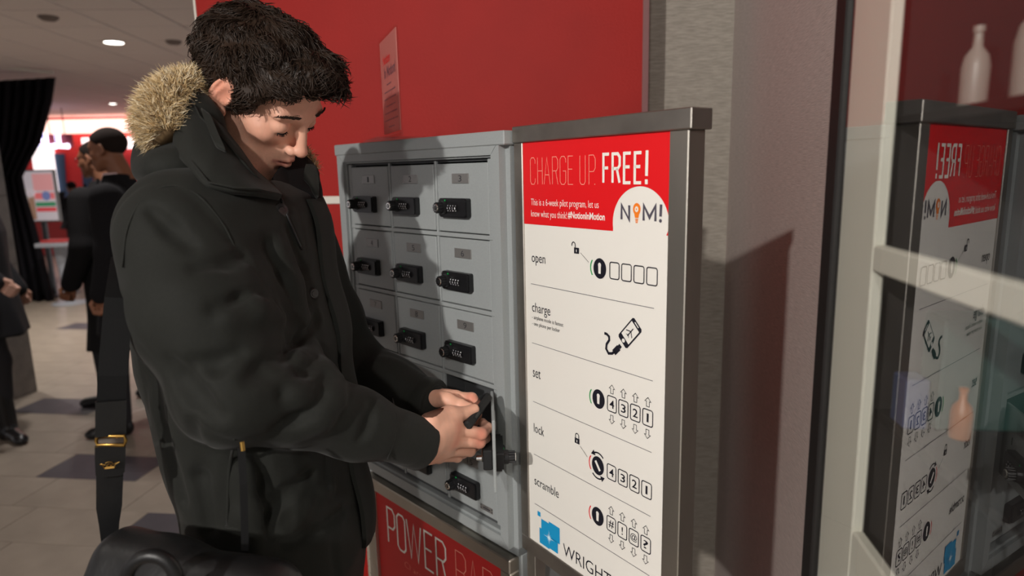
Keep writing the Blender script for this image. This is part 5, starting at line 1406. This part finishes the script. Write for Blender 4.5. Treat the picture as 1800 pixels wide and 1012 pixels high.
hw = waves(55, 5, 4, 10); HV.warp(lambda X, Y, Z: .005 * hw(X, Y, Z))
HV.ell(hf.p((-.005, 0, -.06)), (.098, .098, .12), None, .015, True)
HV.ell(hf.p((0, 0, .03)), (.118, .098, .105), hf.M, .01, True)
hood = mobj('hood', HV.mesh('hood'), M_parka, parka)
# fur: core plus tufts
def fur(path, rad, n, lens, seed):
    r_ = np.random.default_rng(seed); P = np.array([at(*p) for p in path]); tt = np.linspace(0, len(P) - 1, 24); Pf = np.stack([np.interp(tt, np.arange(len(P)), P[:, k]) for k in range(3)], 1)
    for _ in range(2): Pf[1:-1] = (Pf[:-2] + 2 * Pf[1:-1] + Pf[2:]) / 4
    rf = np.interp(tt, np.arange(len(P)), rad)
    core = MB(); core.tube(Pf, list(rf * .72), 16); o = mobj('fur_trim', core, M_furdark, parka, smooth=180)
    b = MB()
    for _ in range(n):
        u = r_.uniform(0, 22.98); i = int(u); c = Pf[i] + (Pf[i + 1] - Pf[i]) * (u - i); t = Pf[i + 1] - Pf[i]; t /= np.linalg.norm(t); rr = np.interp(u, np.arange(24), rf)
        a = r_.normal(size=3); a -= t * (a @ t); a /= np.linalg.norm(a)
        p0 = c + a * rr * r_.uniform(.45, .72); L_ = r_.uniform(*lens)
        d = a * .8 + np.array((-.42, -.05, .18)) + r_.normal(size=3) * .28 + np.array((0, 0, -.35)) * (1 if r_.random() < .4 else 0); d /= np.linalg.norm(d)
        d2 = d + r_.normal(size=3) * .35 + np.array((-.1, 0, -.25)); d2 /= np.linalg.norm(d2)
        b.mi = r_.choice(3, p=(.56, .14, .30)); w_ = r_.uniform(.0004, .0009)
        b.tube([p0, p0 + d * L_ * .5, p0 + d * L_ * .5 + d2 * L_ * .5], [w_, w_ * .8, w_ * .12], 3, False)
    mobj('fur_hairs', b, [M_fur, M_furdark, M_furpale], o, smooth=180, fixn=False)['kind'] = 'stuff'
fur([(352, 150, 1.045), (328, 154, 1.01), (302, 168, .975), (284, 196, .95), (280, 224, .935), (293, 244, .925)], [.020, .025, .031, .035, .034, .026], 14000, (.012, .027), 5)
fur([(520, 255, 1.175), (540, 276, 1.165), (551, 300, 1.15)], [.012, .014, .012], 700, (.008, .016), 6)

# trousers and shoes
for y in (-.11, .10):
    V = Vol((-.62, 1.04 + y - .14, .05), (-.26, 1.04 + y + .14, .92), .012)
    V.chain([(-.44, 1.04 + y * .9, .88), (-.42, 1.04 + y, .5), (-.45, 1.04 + y, .09)], [.10, .075, .065], .02); mobj('trouser_leg', V.mesh('trouser_leg'), M_trous)
    V = Vol((-.60, 1.04 + y - .07, -.005), (-.22, 1.04 + y + .07, .16), .007)
    V.ell((-.47, 1.04 + y, .045), (.045, .038, .05)); V.cone((-.45, 1.04 + y, .05), .042, (-.32, 1.04 + y, .032), .034, .02); V.ell((-.31, 1.04 + y, .026), (.055, .040, .026), None, .015); V.cone((-.455, 1.04 + y, .06), .045, (-.455, 1.04 + y, .12), .048, .02); V.plane((0, 0, .003), (0, 0, -1))
    mobj('shoe', V.mesh('shoe'), M_shoe)

# phone in the hands
A, B_ = at(826, 747, 1.042), at(864, 693, 1.135)
lx = B_ - A; Lp = np.linalg.norm(lx); lx /= Lp; nz_ = HO - (A + B_) / 2; nz_ -= lx * (nz_ @ lx); nz_ /= np.linalg.norm(nz_); wx = np.cross(nz_, lx)
cv = np.array((0, 0, CAM_H)) - A
if wx @ cv < 0: wx = -wx
PW = .060; c = (A + B_) / 2 - wx * PW / 2
ph = empty('phone', tuple(c), 0, 'black smartphone in a rubber case held in both hands', 'phone')
Mr = Matrix([[*lx], [*wx], [*np.cross(lx, wx)]]).transposed(); ph.rotation_euler = Mr.to_euler()
up = 1 if np.cross(lx, wx) @ nz_ > 0 else -1
b = MB(); b.box(-Lp / 2, Lp / 2, -PW / 2, PW / 2, -.0078, .0078, .0035); obj('phone_case', b, M_blackrough, ph)
b = MB(); b.box(-Lp / 2 + .004, Lp / 2 - .004, -PW / 2 + .004, PW / 2 - .004, *sorted((up * .0077, up * .0082))); obj('phone_screen', b, mat('phone_glass', srgb(14, 14, 18), .1), ph)
b = MB(); b.box(-Lp * .28, -Lp * .08, PW / 2 - .0005, PW / 2 + .0012, -.003, .003, .0008); obj('side_button', b, M_black, ph)

# shoulder bag --------------------------------------------------------
def rbox(V, c, half, R, r, k=0.):
    c = np.array(c); half = np.array(half); R = np.array(R)
    def fn(X, Y, Z):
        x, y, z = X - c[0], Y - c[1], Z - c[2]; q = [np.abs(R[0, i] * x + R[1, i] * y + R[2, i] * z) - half[i] + r for i in range(3)]
        return np.sqrt(np.maximum(q[0], 0) ** 2 + np.maximum(q[1], 0) ** 2 + np.maximum(q[2], 0) ** 2) + np.minimum(np.maximum(np.maximum(q[0], q[1]), q[2]), 0) - r
    e = np.abs(R) @ half; V.op(fn, c - e, c + e, k)
Y0 = .80
ta, tb2 = at(222, 955, .73), at(460, 1006, .67)
bagc = (ta + tb2) / 2
bag = empty('shoulder_bag', (bagc[0], bagc[1], bagc[2] - .27), 0, 'black leather shoulder bag with rolled handle hanging at the hip of the parka', 'bag')
def bobj(name, mb, m, **k):
    o = obj(name, mb, m, bag, **k); o.location = -bag.location; return o
dx = tb2 - ta; LB = np.linalg.norm(dx); dx = dx / LB; yy = np.array((dx[1], -dx[0], 0)) * -1; yy = yy / np.linalg.norm(yy); zz_ = np.cross(dx, yy)
if zz_[2] < 0: zz_ = -zz_
Rb = np.stack([dx, yy, zz_], 1)
V = Vol(bagc - (.26, .24, .34), bagc + (.26, .24, .06), .005)
V.cone(ta - zz_ * .014, .016, tb2 - zz_ * .014, .014)
rbox(V, bagc - zz_ * .155 - dx * .006, (LB / 2 + .034, .060, .115), Rb, .02, .06)
rbox(V, bagc - zz_ * .06, (LB / 2 + .02, .022, .06), Rb, .015, .05)
bw = waves(61, 5, 5, 12); V.warp(lambda X, Y, Z: .0028 * bw(X, Y, Z))
bobj('bag_body', V.mesh('bag_body'), M_leather)
b = MB(); b.tube([ta + (tb2 - ta) * t + zz_ * .004 for t in np.linspace(.02, .98, 30)], .0022, 8); bobj('bag_seam', b, M_leather, smooth=180)
arcp = [at(222 + 44 * (1 - math.cos(a)), 1022 - 46 * math.sin(a), .612) for a in np.linspace(-.5, math.pi + .5, 26)]
b = MB(); b.tube(arcp, .0072, 12); bobj('bag_handle', b, M_leather, smooth=180)
for px in (222, 310):
    b = MB(); q = at(px, 1046, .612); b.tube([q + (0, .0, .012), q + (0, .02, -.02)], [.012, .010], 10); bobj('handle_anchor', b, M_leather)
def ribbon(mb, pts, wid, thick=.003, side=None):
    P = [np.array(p) for p in pts]; R = []
    for i, p in enumerate(P):
        t = P[min(i + 1, len(P) - 1)] - P[max(i - 1, 0)]; t /= np.linalg.norm(t); v = np.array((0, 0, CAM_H)) - p; v /= np.linalg.norm(v)
        sd = np.cross(t, v); sd /= np.linalg.norm(sd); n_ = np.cross(sd, t); w_ = wid if np.isscalar(wid) else wid[i]
        R.append([tuple(p - sd * w_ / 2 - n_ * thick / 2), tuple(p + sd * w_ / 2 - n_ * thick / 2), tuple(p + sd * w_ / 2 + n_ * thick / 2), tuple(p - sd * w_ / 2 + n_ * thick / 2)])
    mb.grid(R, True)
    n = len(P); o = len(mb.v) - 4 * n; mb.f += [(o, o + 1, o + 2, o + 3), (o + 4 * n - 1, o + 4 * n - 2, o + 4 * n - 3, o + 4 * n - 4)]; mb.m += [mb.mi] * 2
YS = .765
free = [at(x, y, YS + d) for x, y, d in ((196, 706, 0), (198, 660, .0), (202, 610, .01), (206, 560, .02), (209, 525, .03))]
onb = [at(213, 490, .86), at(217, 455, .92)]
b = MB(); ribbon(b, free + [q for q in onb if q is not None], .031); bobj('webbing_strap', b, M_web)
b = MB(); ribbon(b, [at(195, y, YS - .004) for y in (704, 730, 765)], .0325, .006); bobj('strap_tab', b, M_leather)
b = MB(); ribbon(b, [at(194, y, YS - .004) for y in (782, 805, 830, 836)], [.0325, .0325, .031, .024], .006); bobj('strap_tab', b, M_leather)
b = MB(); ribbon(b, [at(x, y, YS) for x, y in ((194, 780), (193, 840), (192, 890), (192, 920), (193, 955))], [.029, .029, .028, .022, .018], .003); bobj('strap_end', b, M_leather)
b = MB(); b.tube([at(x, y, YS - .006) for x, y in ((171, 766), (219, 766), (221, 774), (219, 782), (171, 782), (169, 774), (171, 766))], .0022, 8); bobj('strap_buckle', b, M_brass, smooth=60)
b = MB(); ec = at(192, 818, YS - .010); ex = np.array((1, .2, 0)); ex /= np.linalg.norm(ex); ez = np.array((0, 0, 1.))
def em(pts): b.tube([ec + ex * x * .01 + ez * z * .01 for x, z in pts], .00055, 5)
em([(-.55, -.35), (.55, -.35)]); em([(-.5, -.2), (.5, -.2)]); em([(-.55, -.35), (-.7, .1), (-1.2, .35), (-.8, .3), (-.45, .1), (-.35, .4), (0, .5), (.35, .4), (.45, .1), (.8, .3), (1.2, .35), (.7, .1), (.55, -.35)]); em([(-.3, 0), (0, .25), (.3, 0), (0, -.15), (-.3, 0)])
bobj('gold_crest', b, M_brass)
b = MB(); s2 = [at(x, y, YS - .03 - d) for x, y, d in ((424, 786, .0), (428, 850, .01), (430, 920, .015), (431, 985, .02))]; ribbon(b, s2, .0085, .003); bobj('webbing_strap', b, M_web)
b = MB(); b.tube([at(x, y, YS - .045) for x, y in ((420, 1003), (428, 992), (440, 996), (446, 1006), (440, 1016), (428, 1018), (420, 1010), (420, 1003))], .0018, 8); b.tube([at(425, 776, YS - .035), at(427, 792, YS - .037)], .0028, 8); bobj('strap_clip', b, M_brass, smooth=60)
